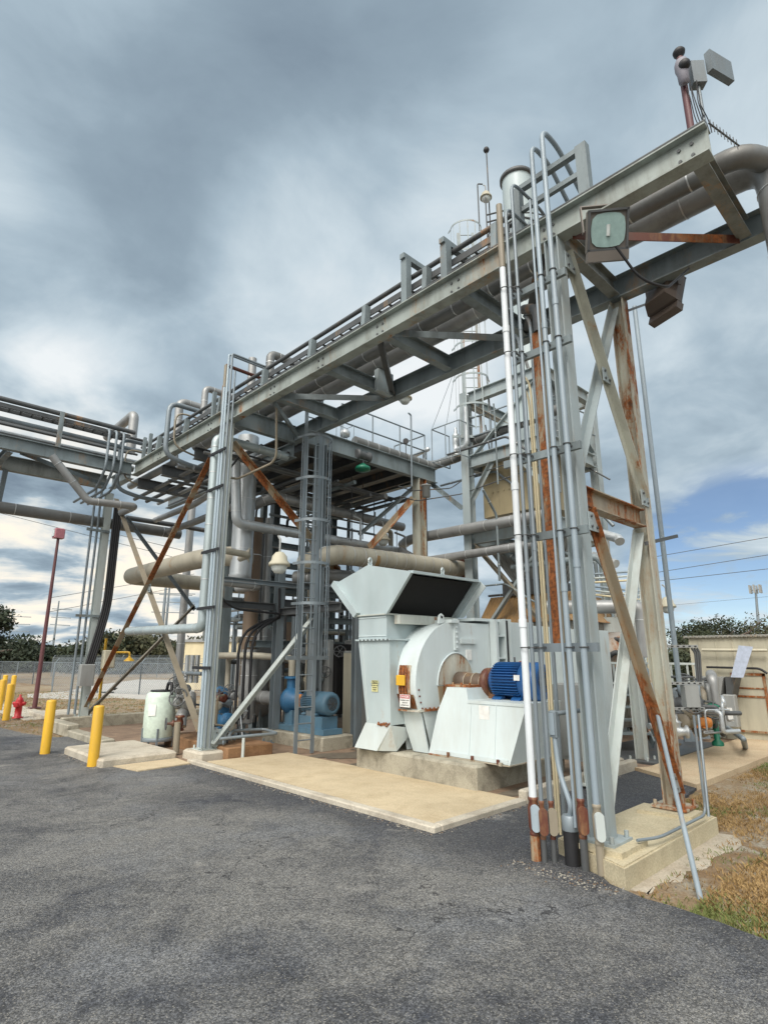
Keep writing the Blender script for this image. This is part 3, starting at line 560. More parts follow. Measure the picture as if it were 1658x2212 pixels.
# right-hand leaning pole, thin conduits on the footing
pipe('slanting blue grey pipe leaning from the grass against the rusty column', [A(1513, 1946, Z=-.03), A(1396, 1446, D=6.55)], .02, BLUEG, seg=12, name='leaning_pipe', cat='pipe')
q = A(1438, 1240, X=8.4); zq = A(1372, 662, D=q.dot(_F)).z; pipe('tall slim upright pipe standing behind the grey box with an elbow', [(q.x, q.y, zq), (q.x, q.y, 1.15), (q.x + .5, q.y, 1.12)], .034, BLUEG, fil=.1, seg=12, name='pipe', cat='pipe')
pipe('rigid conduit lying along the footing edge and turning up', [(5.05, 2.3, .2), (5.3, 2.22, .19), (6.35, 2.2, .19), A(1516, 1700, Y=2.2), A(1497, 1545, Y=2.2)], .013, GALV, fil=.12, seg=8, name='conduit', cat='conduit')
pipe('thin grey post driven beside the end of the footing', [A(1534, 1808, Z=-.03), A(1507, 1545, D=6.6)], .014, GALV, seg=8, name='post', cat='post')
# ------------------------------------------------------------------ floodlights, camera mast, antenna at the right end
def floodlight(label, c, aim, mat=GREYBOX, s=.3):
    t = Thing('floodlight', label, 'floodlight'); c = V(c); d, sx, u = frame(V(aim)); w_, h_ = s * .62, s * .6
    def rect(o, a, b, cz=0): return [c + d * o - sx * a - u * (b - cz), c + d * o + sx * a - u * (b - cz), c + d * o + sx * a + u * (b + cz), c + d * o - sx * a + u * (b + cz)]
    m = MB(); A0 = rect(0, w_, h_); A1 = rect(-s * .25, w_, h_); A2 = rect(-s * .62, w_ * .72, h_ * .7)
    m.add(A0 + A1 + A2, [(0, 1, 5, 4), (1, 2, 6, 5), (2, 3, 7, 6), (3, 0, 4, 7), (4, 5, 9, 8), (5, 6, 10, 9), (6, 7, 11, 10), (7, 4, 8, 11), (11, 10, 9, 8), (3, 2, 1, 0)]); t.p('housing', m, mat)
    m = MB(); 
    for a in (-1, 1): m.bar(c + d * .008 + sx * w_ * .93 * a - u * h_, c + d * .008 + sx * w_ * .93 * a + u * h_, .02, .03, d); m.bar(c + d * .008 - sx * w_ + u * h_ * .95 * a, c + d * .008 + sx * w_ + u * h_ * .95 * a, .02, .03, d)
    t.p('bezel', m, DARKST)
    lens = []; 
    for k in range(20):
        a = 2 * math.pi * k / 20; r = 1 / max(abs(math.cos(a)), abs(math.sin(a))) ** .6; lens.append(c + d * .003 + sx * w_ * .84 * math.cos(a) * min(r, 1.17) + u * h_ * .84 * math.sin(a) * min(r, 1.17))
    h = t.p('lens', MB().prism(lens, d * .01), LENS); t.p('bulb', MB().tube([c + d * .013 - u * h_ * .3, c + d * .013 + u * h_ * .25], .018, 8), GLASSW, parent=h)
    m = MB(); q = c - u * h_ * 1.28; m.bar(q - sx * w_, q + sx * w_, s * .3, h_ * .5, d, off=(0, 0)); t.p('ballast_box', m, mat)
    m = MB(); 
    for a in (-1, 1): m.bar(c + sx * (w_ + .02) * a - d * .08, c + sx * (w_ + .02) * a + Z3 * (h_ + .12) - d * .1, .012, .04, d)
    m.bar(c - sx * (w_ + .026) + Z3 * (h_ + .12) - d * .1, c + sx * (w_ + .026) + Z3 * (h_ + .12) - d * .1, .04, .012); t.p('yoke', m, mat); t.done()
LENS = plain('floodlight_lens', (.30, .42, .40), .12)
fx = A(1312, 497, X=4.86); floodlight('big floodlight with pale glass hanging under the right end beam', fx, (-.62, -.5, -.42), s=.31, mat=paint('floodlight_taupe', (.17, .15, .13), dirt=.3))
fb = A(1443, 645, X=6.75); floodlight('brown floodlight seen from behind below the far beam', fb, (.9, -.35, -.35), s=.33, mat=paint('floodlight_brown', (.11, .085, .07), dirt=.2))
pipe('short black cable looping from floodlight to beam', [fx + V((0.02, -.05, -.2)), fx + V((.25, -.15, -.5)), fx + V((.5, -.3, -.55)), V((6.45, 1.7, 5.93))], .014, BLACK, fil=.2, seg=6, name='cable', cat='cable')
pm = A(1492, 283, X=4.95); x, y = pm.x, pm.y; z0 = BZ1
t = Thing('camera_mast', 'maroon pole with dome camera and radio boxes on the right end beam', 'camera mast')
hz = (A(1467, 112, D=_F.dot(V((x, y, 0)))).z)
t.p('pole', MB().cyl((x, y, z0 + .002), (x, y, hz - .08), .03, seg=14), MAROON)
t.p('top_sensor', MB().lathe([(.012, 0), (.03, .03), (.05, .05), (.055, .075), (.04, .1), (.01, .11)], (x, y, hz - .08), Z3, 18), BLACK)
dn = V((-.72, -.69, 0)); sdn = V((.69, -.72, 0)); zc_ = z0 + (hz - z0) * .68
cpos = V((x, y, zc_)) + dn * .07 - sdn * .035
h = t.p('camera_housing', MB().lathe([(.02, -.16), (.045, -.14), (.05, -.04), (.062, .0), (.062, .06), (.05, .10), (.02, .12)], cpos, Z3, 18), paint('camera_grey', (.26, .25, .29), dirt=.3))
t.p('dome', MB().lathe([(.052, 0), (.05, .02), (.038, .042), (.018, .055), (.002, .058)], cpos + dn * .035 + V((0, 0, .01)), dn + V((0, 0, -.3)), 16), BLACK, parent=h)
m = MB(); b0 = V((x, y, zc_)) + sdn * .13; m.bar(b0 - Z3 * .11, b0 + Z3 * .14, .12, .09, dn); t.p('grey_box', m, SLATE)
b1 = V((x, y, zc_ + .12)) + sdn * .36 - dn * .02; m = MB(); m.bar(b1 - Z3 * .115, b1 + Z3 * .115, .3, .06, (dn + sdn * .5).normalized()); t.p('flat_antenna', m, SLATE, label='flat grey panel antenna')
t.p('side_pole', MB().tube([V((x, y, z0)) + sdn * .13, V((x, y, zc_ - .12)) + sdn * .13], .014, 8), GALV)
m = MB()
for k in range(5): m.tube([V((x, y, zc_ - .1)) + dn * .05 * (k % 2) + sdn * .03 * k, V((x, y, zc_ - .28 - .03 * k)) + sdn * (.02 * k) + dn * .06, V((x, y, z0 + .15)) + sdn * (.05 + .03 * k), V((x, y, z0)) + sdn * (.1 + .02 * k)], .0045, 5, .1)
t.p('wiring', m, BLACK, label='tangle of thin black wires'); t.done()
t = Thing('yagi_antenna', 'small dark comb-like antenna sticking out past the beam end', 'antenna'); a0 = V((5.0, .99, 6.3)); a1 = A(1595, 315, D=_F.dot(a0) + .15)
t.p('boom', MB().tube([a0, a1], .009, 6), DARKST); m = MB(); d = (a1 - a0)
for k in range(9): c_ = a0 + d * (k + .6) / 9.2; m.tube([c_ - Z3 * .055, c_ + Z3 * .055], .004, 5)
t.ps('element', m, DARKST); t.done()
# ------------------------------------------------------------------ big insulated pipes inside the main rack
pipe('dark grey insulated pipe behind the near rack beam', [(5.72, 9.7, 6.42), (5.72, .9, 6.42), (6.08, .72, 6.4)], .11, INSULD, fil=.2, band=.62, seg=20)
pipe('fat insulated pipe with elbow dropping at the right edge', [(6.15, 10.4, 6.56), (6.15, .72, 6.56), (6.15, .72, -.02)], .19, INSUL, fil=.36, band=.7, seg=24)
pipe('second fat grey insulated pipe seen through the rack bracing', [(6.3, 13.5, 6.95), (6.3, 3.4, 6.95)], .2, INSULD, band=.8, seg=22)
pipe('pipe rising in a hooked bend above the rack middle', [A(582, 838, X=5.6), A(584, 764, X=5.6), A(584, 764, X=5.6) + V((.95, 0, .0)), A(584, 764, X=5.6) + V((.95, 0, -.5))], .085, INSULD, fil=.14, band=.35, seg=16)
b = A(546, 775, X=6.6); pipe('upright capped vent pipe beyond the rack middle', [b + V((0, 0, -1.2)), b + V((0, 0, .0))], .1, INSUL, band=.4, seg=16)
b = A(444, 838, X=6.2); pipe('pale hooked pipe left of the rack railing', [b + V((0, 0, -1.1)), b, b + V((1.4, 0, 0))], .085, INSUL, fil=.16, band=.5, seg=16)
b = A(396, 862, X=6.0); pipe('thick hooked pipe rising behind the big conduit loop', [b + V((0, .2, -1.3)), b + V((0, .2, 0)), b + V((2.0, .2, 0))], .11, INSUL, fil=.2, band=.5, seg=16)
b = A(291, 894, Y=16.2); pipe('grey pipe hooked over the far side of the left rack', [b + V((0, 0, -1.2)), b, b + V((0, 2.2, -.1))], .13, INSUL, fil=.2, seg=16)
# conduit loops on the left half of the rack
def loop(label, x, y, zt, zb, r, dy=0, run=.75):
    pipe(label, [(x + run, y + dy, zt), (x, y, zt), (x, y, zb), (x + run * .7, y + dy, zb - .12), (x + run * 1.6, y, zb - .12)], r, CTAN if r < .04 else GALV, fil=.22, seg=12, name='conduit_loop', cat='conduit', group='conduit loops over the rack beam')
y = A(366, 900, X=4.72).y; loop('largest conduit loop curling over the rack beam', 4.70, y, 7.02, 5.82, .055)
y = A(378, 900, X=4.72).y; loop('smaller rusty conduit loop inside the largest one', 4.74, y, 6.72, 5.95, .02)
y = A(266, 940, X=4.72).y; loop('conduit loop at the corner of the two racks', 4.70, y, 6.95, 5.66, .05)
y = A(274, 950, X=4.72).y; loop('thin conduit loop inside the corner loop', 4.74, y, 6.62, 5.85, .02)
for k in range(3):
    x = 4.25 + .17 * k; pipe(['leftmost', 'middle', 'rightmost'][k] + ' of three conduits curving down off the left rack', [(x, 14.3, 6.97), (x, 13.92, 6.97), (x, 13.9, 5.95), (x, 14.4, 5.55), (x - .05, 15.9, 5.5)], .032, GALV, fil=.18, seg=8, name='conduit', cat='conduit', group='three conduits off the left rack')
for k, xx in enumerate((4.58, 4.72)): pipe(['outer', 'inner'][k] + ' thin vertical conduit standing beside the left column', [(xx, 15.5, .3), (xx, 15.5, 6.0)], .03, GALV, seg=8, name='conduit', cat='conduit', group='conduits at the left column')
m = MB()
for z in (2.6, 4.75): m.bar((4.45, 15.42, z), (5.0, 15.42, z), .05, .06)
ts = Thing('pipe_support', 'dark struts holding conduits to the left column', 'strut'); ts.ps('strut', m, STEEL); ts.done()
t = Thing('cable_bundle', 'thick black cable bundle running down the left column', 'cable bundle')
m = MB()
for k in range(4):
    o = k * .05; m.tube([(5.05 + o, 15.36, 5.4), (5.06 + o, 15.36, 2.9), (4.93 + o, 15.3, 2.2), (4.78 + o, 15.28, 1.45)], .034, 8, .35)
t.p('cables', m, BLACK); m = MB(); m.bbox((4.62, 15.12, .95), (4.95, 15.3, 1.45), .02); t.p('gland_box', m, GREYBOX); t.done()
t = Thing('junction_box', 'pale box on the left column beside the black cables', 'junction box'); m = MB(); m.bbox((5.14, 15.2, 1.35), (5.42, 15.4, 1.78), .02); t.p('enclosure', m, SHED); m = MB(); m.box((5.17, 15.18, 1.38), (5.39, 15.198, 1.75)); t.p('door', m, SHED); t.done()
# ------------------------------------------------------------------ mid column bundle
for k, (dx, dy, r, z1, mt, lb) in enumerate(((-.17, -.08, .03, 7.05, BLUEL, 'thickest blue grey conduit on the mid column'), (-.17, -.17, .022, 7.25, BLUEL, 'second blue grey conduit on the mid column'), (-.14, -.24, .022, 7.25, GALV, 'third conduit on the mid column'), (-.08, -.28, .018, 6.9, GALV, 'fourth slim conduit on the mid column'))):
    x, y = 4.96 + dx, 9.42 + dy; top = [(x + 1.3, y, z1)] if k in (1, 2) else []
    pipe(lb, [(x, y, .2), (x, y, z1)] + top, r, mt, fil=.03, seg=10, name='conduit', cat='conduit', group='conduits on the mid column')
pipe('red brown stub on top of the mid column conduits', [(4.79, 9.34, 6.6), (4.79, 9.34, 7.06)], .035, CTAN, seg=10, name='conduit', cat='conduit'); pipe('dark fitting bridging to the rack from the mid column', [(4.79, 9.34, 7.06), (5.9, 9.34, 7.06)], .035, BROWN, seg=10, name='conduit', cat='conduit')
b = A(453, 1340, X=4.86); 
pipe('insulated pipe clamped to the mid column with an elbow at its foot', [(6.45, 9.62, 5.68), (4.84, 9.62, 5.68), (4.84, 9.62, 2.12), (4.84, 11.3, 2.14), (4.84, 13.0, 2.16)], .085, paint('pipe_jacket_blue', (.42, .49, .50), dirt=.3, rough=.4, metal=.3), fil=.14, band=.5, seg=16)
m = MB()
for z in (1.45, 2.45, 3.45, 4.6, 5.3): m.bar((4.76, 9.08, z), (4.76, 9.7, z), .025, .05)
ts = Thing('pipe_support', 'dark clamps round the mid column conduits', 'strut'); ts.ps('clamp', m, BLACK); ts.done()
t = Thing('footing', 'small pale concrete block under the mid column', 'footing'); m = MB(); m.bbox((4.69, 9.05, -.02), (5.3, 9.7, .15), .03); t.p('block', m, KERB); t.done()
# ------------------------------------------------------------------ fan
YF, FW = 5.74, .44; cx, cz, RR = 7.02, 1.27, .80
def arc(c, r, a0, a1, n, y): return [(c[0] + r * math.cos(a0 + (a1 - a0) * k / n), y, c[1] + r * math.sin(a0 + (a1 - a0) * k / n)) for k in range(n + 1)]
t = Thing('centrifugal_fan', 'big white centrifugal fan with rusty bearing and warning signs', 'fan')
prof = [(7.9, YF, 2.15)] + arc((cx, cz), .88, math.pi / 2, math.radians(204), 26, YF) + [(cx - .80, YF, .92), (cx - .45, YF, .92), (cx - .1, YF, .72), (7.9, YF, .72)]
h = t.p('scroll_housing', MB().prism(prof, (0, FW, 0)), FANW)
m = MB(); rim = arc((cx, cz), .885, math.pi / 2, math.radians(188), 30, YF)
m.bar((cx - .84, YF - .012, .905), (cx - .42, YF - .012, .905), .05, .03); m.bar((cx - .84, YF - .03, .90), (cx - .84, YF + FW + .03, .90), .05, .025); t.p('bottom_flange', m, paint('fan_rusty', (.50, .50, .44), rust=.6), parent=h)
m = MB(); m.bar((cx + .02, YF - .012, cz + .46), (cx + .02, YF - .012, 2.2), .024, .09, V((1, 0, 0))); m.bolts([(cx + .02, YF - .024, cz + .50 + .075 * k) for k in range(5)], (0, -1, 0), .016, .015); m.bar((cx - .13, YF + .2, 2.16), (cx + .06, YF + .2, 2.16), .5, .05); t.p('bolted_seam', m, FANW, parent=h)
m = MB(); m.prism([(cx - .34, YF + .02, 2.12), (cx - .2, YF + .02, 2.14), (cx - .22, YF + .02, 2.24), (cx - .27, YF + .02, 2.27), (cx - .32, YF + .02, 2.24)], (0, .025, 0)); t.p('lifting_lug', m, FANW, parent=h)
t.p('lug_hole', MB().cyl((cx - .27, YF + .012, 2.215), (cx - .27, YF + .05, 2.215), .02, seg=10), VOID_SHADE, parent=h)
# inlet half disc: raised ring with recessed lighter plate
m = MB(); m.tube([(cx + .43 * math.cos(a), YF - .012, cz - .04 + .46 * math.sin(a)) for a in [math.pi * k / 24 for k in range(25)]], .012, 6); t.p('inlet_ring', m, FANW, parent=h)
t.p('inlet_plate', MB().prism([(cx + .42 * math.cos(a), YF - .004, cz - .04 + .45 * math.sin(a)) for a in [math.pi * k / 24 for k in range(25)]] , (0, -.006, 0)), paint('fan_white_soiled', (.58, .58, .50), rust=.42, dirt=.5), parent=h)
m = MB(); m.prism([(cx - .42, YF - .004, cz - .05), (cx - .05, YF - .004, cz - .05), (cx - .1, YF - .004, .55), (cx - .28, YF - .004, .62), (cx - .38, YF - .004, .95)], (0, -.008, 0)); t.p('lower_inlet_panel', m, paint('fan_stained', (.42, .33, .22), rust=.5, dirt=.6), parent=h)
# support legs under the scroll
m = MB(); x0 = cx - .79
m.prism([(x0 + .02, YF + FW - .02, .9), (x0 + .02, YF + .03, .9), (x0 + .12, YF - .02, .34), (x0 + .12, YF + .26, .34)], (.03, 0, 0))
m.prism([(x0 + .05, YF + .0, .9), (cx - .42, YF + .0, .9), (cx - .42, YF + .0, .34), (cx - .55, YF + .0, .34)], (0, .02, 0))
m.prism([(cx - .42, YF + .021, .9), (cx - .42, YF + FW - .04, .9), (cx - .42, YF + FW - .04, .34), (cx - .42, YF + .021, .34)], (.03, 0, 0))
m.prism([(x0 + .06, YF + FW - .03, .9), (cx - .42, YF + FW - .03, .9), (cx - .42, YF + FW - .03, .34), (x0 + .16, YF + FW - .03, .34)], (0, .02, 0))
t.p('support_leg', m, FANW)
# pedestal
def pf(y, z, x0=6.36, sl=.135): return (x0 + (z - .335) * sl, y, z)
sil = [(5.72, .335), (4.40, .335), (4.17, 1.07), (5.08, 1.07), (5.12, 1.22), (5.46, 1.22), (5.60, .9)]
ped = [pf(*q) for q in sil]; pw = [pf(*q, 7.34, -.08) for q in sil]
m = MB(); n = len(ped); m.add(ped + pw, [tuple(range(n)), tuple(range(2 * n - 1, n - 1, -1))] + [(k, n + k, n + (k + 1) % n, (k + 1) % n) for k in range(n)])
h = t.p('pedestal', m, FANW)
m = MB(); m.box((6.33, 4.38, .332), (7.36, 5.70, .345)); m.bar((6.30, 4.5, .35), (6.34, 4.5, .35), .04, .04); t.p('sole_plate', m, paint('sole_plate', (.4, .36, .28), rust=.6), parent=h)
m = MB(); m.bar(pf(4.72, .93, 6.352), pf(4.88, .93, 6.352), .01, .17); t.p('inspection_plate', m, WHITE, parent=h)
m = MB()
for yy, zz2 in ((4.62, 1.06), (5.02, 1.06)): m.bar(pf(yy, .36, 6.356), pf(yy, zz2, 6.356), .006, .012, V((1, 0, 0)))
m.bar(pf(4.2, 1.05, 6.354), pf(5.08, 1.05, 6.354), .012, .04); m.bar(pf(4.42, .375, 6.354), pf(5.6, .375, 6.354), .012, .05); t.p('edge_flange', m, FANW)
t.ps('anchor_bolt', MB().bolts([(6.335, y_, .346) for y_ in (4.55, 4.95, 5.35)], Z3, .02, .05), BROWN)
t.ps('flange_bolt', MB().bolts([tuple(V((cx + .83 * math.cos(math.radians(a_)), YF - .001, cz + .83 * math.sin(math.radians(a_))))) for a_ in range(186, 205, 6)] + [(cx - .72 + .09 * k, YF - .026, .93) for k in range(4)], (0, -1, 0), .013, .014), BROWN)
# shaft and bearing
m = MB(); m.tube([(cx, YF - .01, cz + .0), (cx, 4.86, cz)], .045, 12); m.lathe([(.05, 0), (.13, .01), (.15, .04), (.15, .2), (.05, .21)], (cx, 5.48, cz), (0, 1, 0), 18); t.p('shaft', m, paint('shaft_brown', (.11, .08, .06), rust=.35))
mesh_r = paint('rusty_guard', (.12, .085, .06), rust=.45)
m = MB(); m.lathe([(.125, 0), (.13, .01), (.13, .4), (.12, .42)], (cx, 5.2, cz), (0, 1, 0), 20); 
for yy in (5.22, 5.36, 5.5): m.torus((cx, yy, cz), (0, 1, 0), .135, .006, 20, 5, mi=1)
t.p('bearing_guard', m, [mesh_r, paint('guard_hoop', (.45, .40, .30), rust=.4)])
m = MB(); m.lathe([(.06, 0), (.2, .02), (.21, .05), (.21, .1), (.08, .12)], (cx, 5.06, cz), (0, 1, 0), 20, mi=1); m.lathe([(.1, 0), (.17, .01), (.17, .1), (.1, .11)], (cx, 4.94, cz), (0, 1, 0), 18); m.box((cx - .1, 4.97, 1.075), (cx + .1, 5.1, cz - .05), mi=1); t.p('coupling', m, [BLACK, BROWN])
m = MB(); m.box((6.6, 5.15, 1.222), (7.2, 5.6, 1.25)); m.bolts([(6.66, 5.2 + .15 * k, 1.25) for k in range(3)], Z3, .015, .03); t.p('bearing_plate', m, RUSTY)
# rusty louvre with yellow box on the curved band
def band_pt(a, y): return V((cx + .885 * math.cos(a), y, cz + .885 * math.sin(a)))
m = MB()
a0, a1 = math.radians(164), math.radians(190)
for k in range(4):
    yy = YF + .13 + .06 * k
    for s_ in range(5):
        aa = a0 + (a1 - a0) * s_ / 5; ab = a0 + (a1 - a0) * (s_ + 1) / 5
        p, q = band_pt(aa, yy), band_pt(ab, yy)
        pass
        m.tube([p, q], .024, 6)
t.ps('louvre_slat', m, paint('louvre_rusty', (.52, .48, .38), rust=.6))
hh = t.p('rust_streak_panel', MB().add([tuple(V((cx + .885 * math.cos(math.radians(203)), YF + .04, cz + .885 * math.sin(math.radians(203))))), tuple(V((cx + .885 * math.cos(math.radians(203)), YF + .40, cz + .885 * math.sin(math.radians(203))))), (cx - .888, YF + .40, 1.12), (cx - .888, YF + .04, 1.12)], [(0, 1, 2, 3), (3, 2, 1, 0)]), paint('rust_patch', (.50, .42, .28), rust=.8)); 
m = MB(); m.bbox((cx - .94, YF + .17, 1.24), (cx - .905, YF + .34, 1.38), .01); t.p('yellow_box', m, YEL)
def text(tng, s, o, right, up, size, mat, parent=None, name='lettering', bold=0.0):
    cu = bpy.data.curves.new('t', 'FONT'); cu.body = s; cu.size = size; cu.align_x = 'CENTER'; cu.align_y = 'CENTER'; cu.offset = bold; cu.resolution_u = 2
    ob = bpy.data.objects.new('t', cu); C.objects.link(ob); bpy.context.view_layer.update()
    me = ob.to_mesh(); right, up = V(right).normalized(), V(up).normalized(); o = V(o); nrm = right.cross(up)
    m = MB(); m.add([o + right * v.co.x + up * v.co.y + nrm * .001 for v in me.vertices], [tuple(p.vertices) for p in me.polygons]); ob.to_mesh_clear(); bpy.data.objects.remove(ob); bpy.data.curves.remove(cu)
    return tng.p(name, m, mat, parent=parent)
def sign(tng, c, right, w_, h_, head, lines, hc=SRED, body=WHITE, tc_=SBLK, hcol=WHITE, up=Z3):
    c = V(c); right = V(right).normalized(); n = right.cross(up); m = MB(); a, b_ = right * w_ / 2, up * h_ / 2
    m.hexa([c - a - b_, c + a - b_, c + a - b_ + n * .004, c - a - b_ + n * .004, c - a + b_, c + a + b_, c + a + b_ + n * .004, c - a + b_ + n * .004])
    hd = tng.p('warning_sign', m, body); c2 = c + n * .0045 + up * h_ * .33; m = MB(); a, b_ = right * w_ * .46, up * h_ * .135
    m.hexa([c2 - a - b_, c2 + a - b_, c2 + a - b_ + n * .001, c2 - a - b_ + n * .001, c2 - a + b_, c2 + a + b_, c2 + a + b_ + n * .001, c2 - a + b_ + n * .001]); tng.p('sign_header', m, hc, parent=hd)
    text(tng, head, c2 + n * .0012, right, up, h_ * .24, hcol, hd, bold=.0012)
    for k, (l, sz) in enumerate(lines): text(tng, l, c + n * .0045 + up * h_ * (.04 - .19 * k), right, up, h_ * sz, tc_, hd, bold=.0008)
sign(t, (cx - .893, YF + .20, 1.03), (0, -1, 0), .20, .17, 'DANGER', [('EQUIPMENT STARTS', .11), ('AND STOPS', .11), ('AUTOMATICALLY', .11)])
t.done()
# name plates, small parts on the fan side
t = Thing('fan_outlet_duct', 'white ribbed duct continuing right from the fan with a black joint', 'duct')
zt = 2.22
m = MB(); m.bar((7.93, YF - .07, .8), (7.93, YF - .07, zt), .06, .14); m.box((7.9, YF - .02, .75), (7.96, YF + .7, zt)); 
for z in (.95, 1.25, 1.6, 1.95): m.box((7.96, YF - .13, z), (8.16, YF - .02, z + .02))
m.box((8.16, YF - .14, .75), (8.185, YF + .7, zt + .02)); m.box((7.5, YF - .03, zt - .03), (8.18, YF + .7, zt + .015)); t.p('flange', m, FANW)
t.p('expansion_joint', MB().box((8.2, YF - .1, .75), (8.3, YF + .7, zt)), BLACK)
m = MB(); m.box((8.3, YF - .14, .75), (8.34, YF + .7, zt + .02)); m.box((8.34, YF - .06, .75), (9.05, YF + .7, zt - .02)); m.box((9.05, YF - .1, .75), (9.08, YF + .7, zt)); m.box((9.08, YF - .0, .75), (10.6, YF + .8, zt - .05)); t.p('duct_wall', m, FANW)
for z in (1.2, 1.6, 2.0): pass
sign(t, (8.75, YF - .066, 1.42), (1, 0, 0), .26, .30, 'DANGER', [('CONFINED', .17), ('SPACE', .17)])
t.done()
t = Thing('name_plate', 'small raised white bar and plate on the fan side', 'plate'); m = MB(); m.box((cx + .12, YF - .035, 1.83), (cx + .5, YF - .001, 1.9)); t.p('bar', m, FANW); m = MB(); m.box((cx + .26, YF - .02, 1.58), (cx + .38, YF - .001, 1.74)); t.p('plate', m, WHITE); t.done()
# motor
def motor(label, c, ax, r, L, mat, feet=True, fins=True, cat='motor', name='electric_motor', extra=None):
    t = Thing(name, label, cat); c = V(c); d, s_, u = frame(V(ax))
    m = MB(); m.lathe([(r * .3, -L * .5), (r * .62, -L * .49), (r * .8, -L * .42), (r * .86, -L * .36), (r * .86, L * .16)], c, d, 28); hb = t.p('stator_body', m, mat)
    if fins:
        m = MB(); nf = 40
        for k in range(nf):
            a = 2 * math.pi * k / nf; o = s_ * math.cos(a) + u * math.sin(a)
            if o.z < -.75: continue
            m.bar(c + o * r * .92 - d * L * .38, c + o * r * .92 + d * L * .15, .008, r * .2, o)
        t.ps('cooling_fin', m, mat, parent=hb)
    m = MB(); m.lathe([(r * .88, L * .15), (r * 1.0, L * .165), (r * 1.02, L * .40), (r * .95, L * .47), (r * .6, L * .5), (r * .58, L * .49)], c, d, 28); hc = t.p('fan_cowl', m, mat)
    m = MB()
    for k in range(3): m.torus(c + d * (L * .503), d, r * (.2 + .15 * k), .006, 20, 5)
    for k in range(4):
        a = math.pi * k / 4; e = (s_ * math.cos(a) + u * math.sin(a)) * r * .56; m.tube([c + d * L * .503 - e, c + d * L * .503 + e], .006, 5)
    t.p('grille', m, DARKST, parent=hc)
    if feet:
        m = MB()
        for q in (-.3, .08):
            b0 = c + d * L * q - Z3 * r * 1.02; e = V((d.y, -d.x, 0)).normalized() * r * .8
            for sg in (-1, 1): m.hexa([b0 + e * sg * 1.05 - d * r * .28, b0 + e * sg * 1.05 + d * r * .28, b0 + e * sg * .3 + d * r * .28, b0 + e * sg * .3 - d * r * .28, b0 + e * sg * .9 - d * r * .28 + Z3 * r * .12, b0 + e * sg * .9 + d * r * .28 + Z3 * r * .12, b0 + e * sg * .5 + d * r * .28 + Z3 * r * .3, b0 + e * sg * .5 - d * r * .28 + Z3 * r * .3])
        t.ps('foot', m, mat)
    t.p('lifting_eye', MB().tube([c + Z3 * r * .8 - d * L * .05, c + Z3 * r * 1.28 - d * L * .05], .012, 6), DARKST)
    if extra: extra(t, c, d)
    t.done()
def mext(t, c, d):
    m = MB(); m.bbox((c.x - .33, c.y - .1, c.z + .03), (c.x - .235, c.y + .02, c.z + .16), .01); t.p('nameplate', MB().box((6.985 - .262, 4.43, 1.33), (6.985 - .258, 4.52, 1.4)), WHITE)
motor('bright blue finned electric motor on the white fan pedestal', (6.98, 4.62, 1.315), (0, -1, 0), .245, .80, BLUE, extra=mext)
# ------------------------------------------------------------------ inlet hood
t = Thing('air_intake', 'pale grey flared intake hood and duct standing behind the fan', 'air intake')
HX0, HX1 = 6.0, 7.55; ya, yb_ = 6.8, 6.2; zn = 2.235
body = MB()
def slab_(m, pts, th=.02):  # closed thin plate facing -X
    m.prism([V(p) for p in pts], (th, 0, 0))
front = [(HX0, ya, .95 + .0), (HX0, 6.52, .70), (HX0, 6.0, .70), (HX0, 6.05, 1.86), (HX0, yb_ - .02, 1.88), (HX0, ya, 1.88)]
# main narrow box
bx = lambda y0, z0_, y1, z1: None
m = MB()
low = [(ya - .0, 1.88), (6.52, .69), (6.06, .72), (yb_ - .14, 1.86)]
m.prism([(HX0, ya, 1.86), (HX0, 6.60, .70), (HX0, 6.10, .70), (HX0, 6.12, 1.86)], (1.5, 0, 0)); t.p('lower_duct', m, HOODG)
m = MB(); m.prism([(HX0, 6.60, .70), (HX0 - .02, 6.84, .34), (HX0 - .02, 6.36, .34), (HX0, 6.10, .70)], (.03, 0, 0)); m.prism([(HX0 - .0, 6.36, .34), (HX0, 6.10, .70), (HX0 + .5, 6.10, .62), (HX0 + .16, 6.14, .34)], (0, .02, 0)); m.prism([(HX0, 6.84, .34), (HX0, 6.6, .70), (HX0 + 1.4, 6.6, .7), (HX0 + 1.4, 6.84, .34)], (0, .02, 0)); t.p('splayed_foot', m, FANW)
m = MB(); rz_ = random.Random(2)
for k in range(26): m.lathe([(.001, -.012), (.014, -.006), (.016, .0), (.01, .008), (.001, .012)], (HX0 - .012 + rz_.uniform(-.004, .012), 6.12 + .012 * k * .75, .705 + rz_.uniform(-.02, .02)), (-1, rz_.uniform(-.5, .5), rz_.uniform(-.5, .5)), 6)
t.p('rust_crust', m, BROWN)
m = MB(); m.box((HX0 - .035, 6.08, 1.865), (HX0 + 1.53, ya + .04, 1.89)); t.p('bolted_flange', m, HOODG)
m = MB(); m.box((HX0 + .002, yb_ - .02, 1.891), (HX0 + 1.5, ya - .005, zn)); t.p('neck', m, HOODG)
m = MB(); m.box((HX0 - .03, 6.14, zn + .001), (HX0 + 1.53, ya + .03, zn + .02)); m.box((HX0 + .12, 6.02, zn - .13), (HX0 + 1.45, 6.14, zn + .0)); t.p('rust_lip', m, paint('hood_lip', (.52, .55, .50), rust=.38))
m = MB()
for z_ in (1.93, 2.2): m.box((HX0 - .008, 6.19, z_), (HX0 + .001, 6.79, z_ + .012))
m.bar((HX0 - .005, 6.70, 1.84), (HX0 - .005, 6.56, .74), .008, .012, V((1, 0, 0))); t.p('weld_seam', m, FANW)
t.ps('bolt', MB().bolts([(HX0 - .036, 6.12 + .085 * k, 1.878) for k in range(8)], (-1, 0, 0), .012, .012), DARKST)
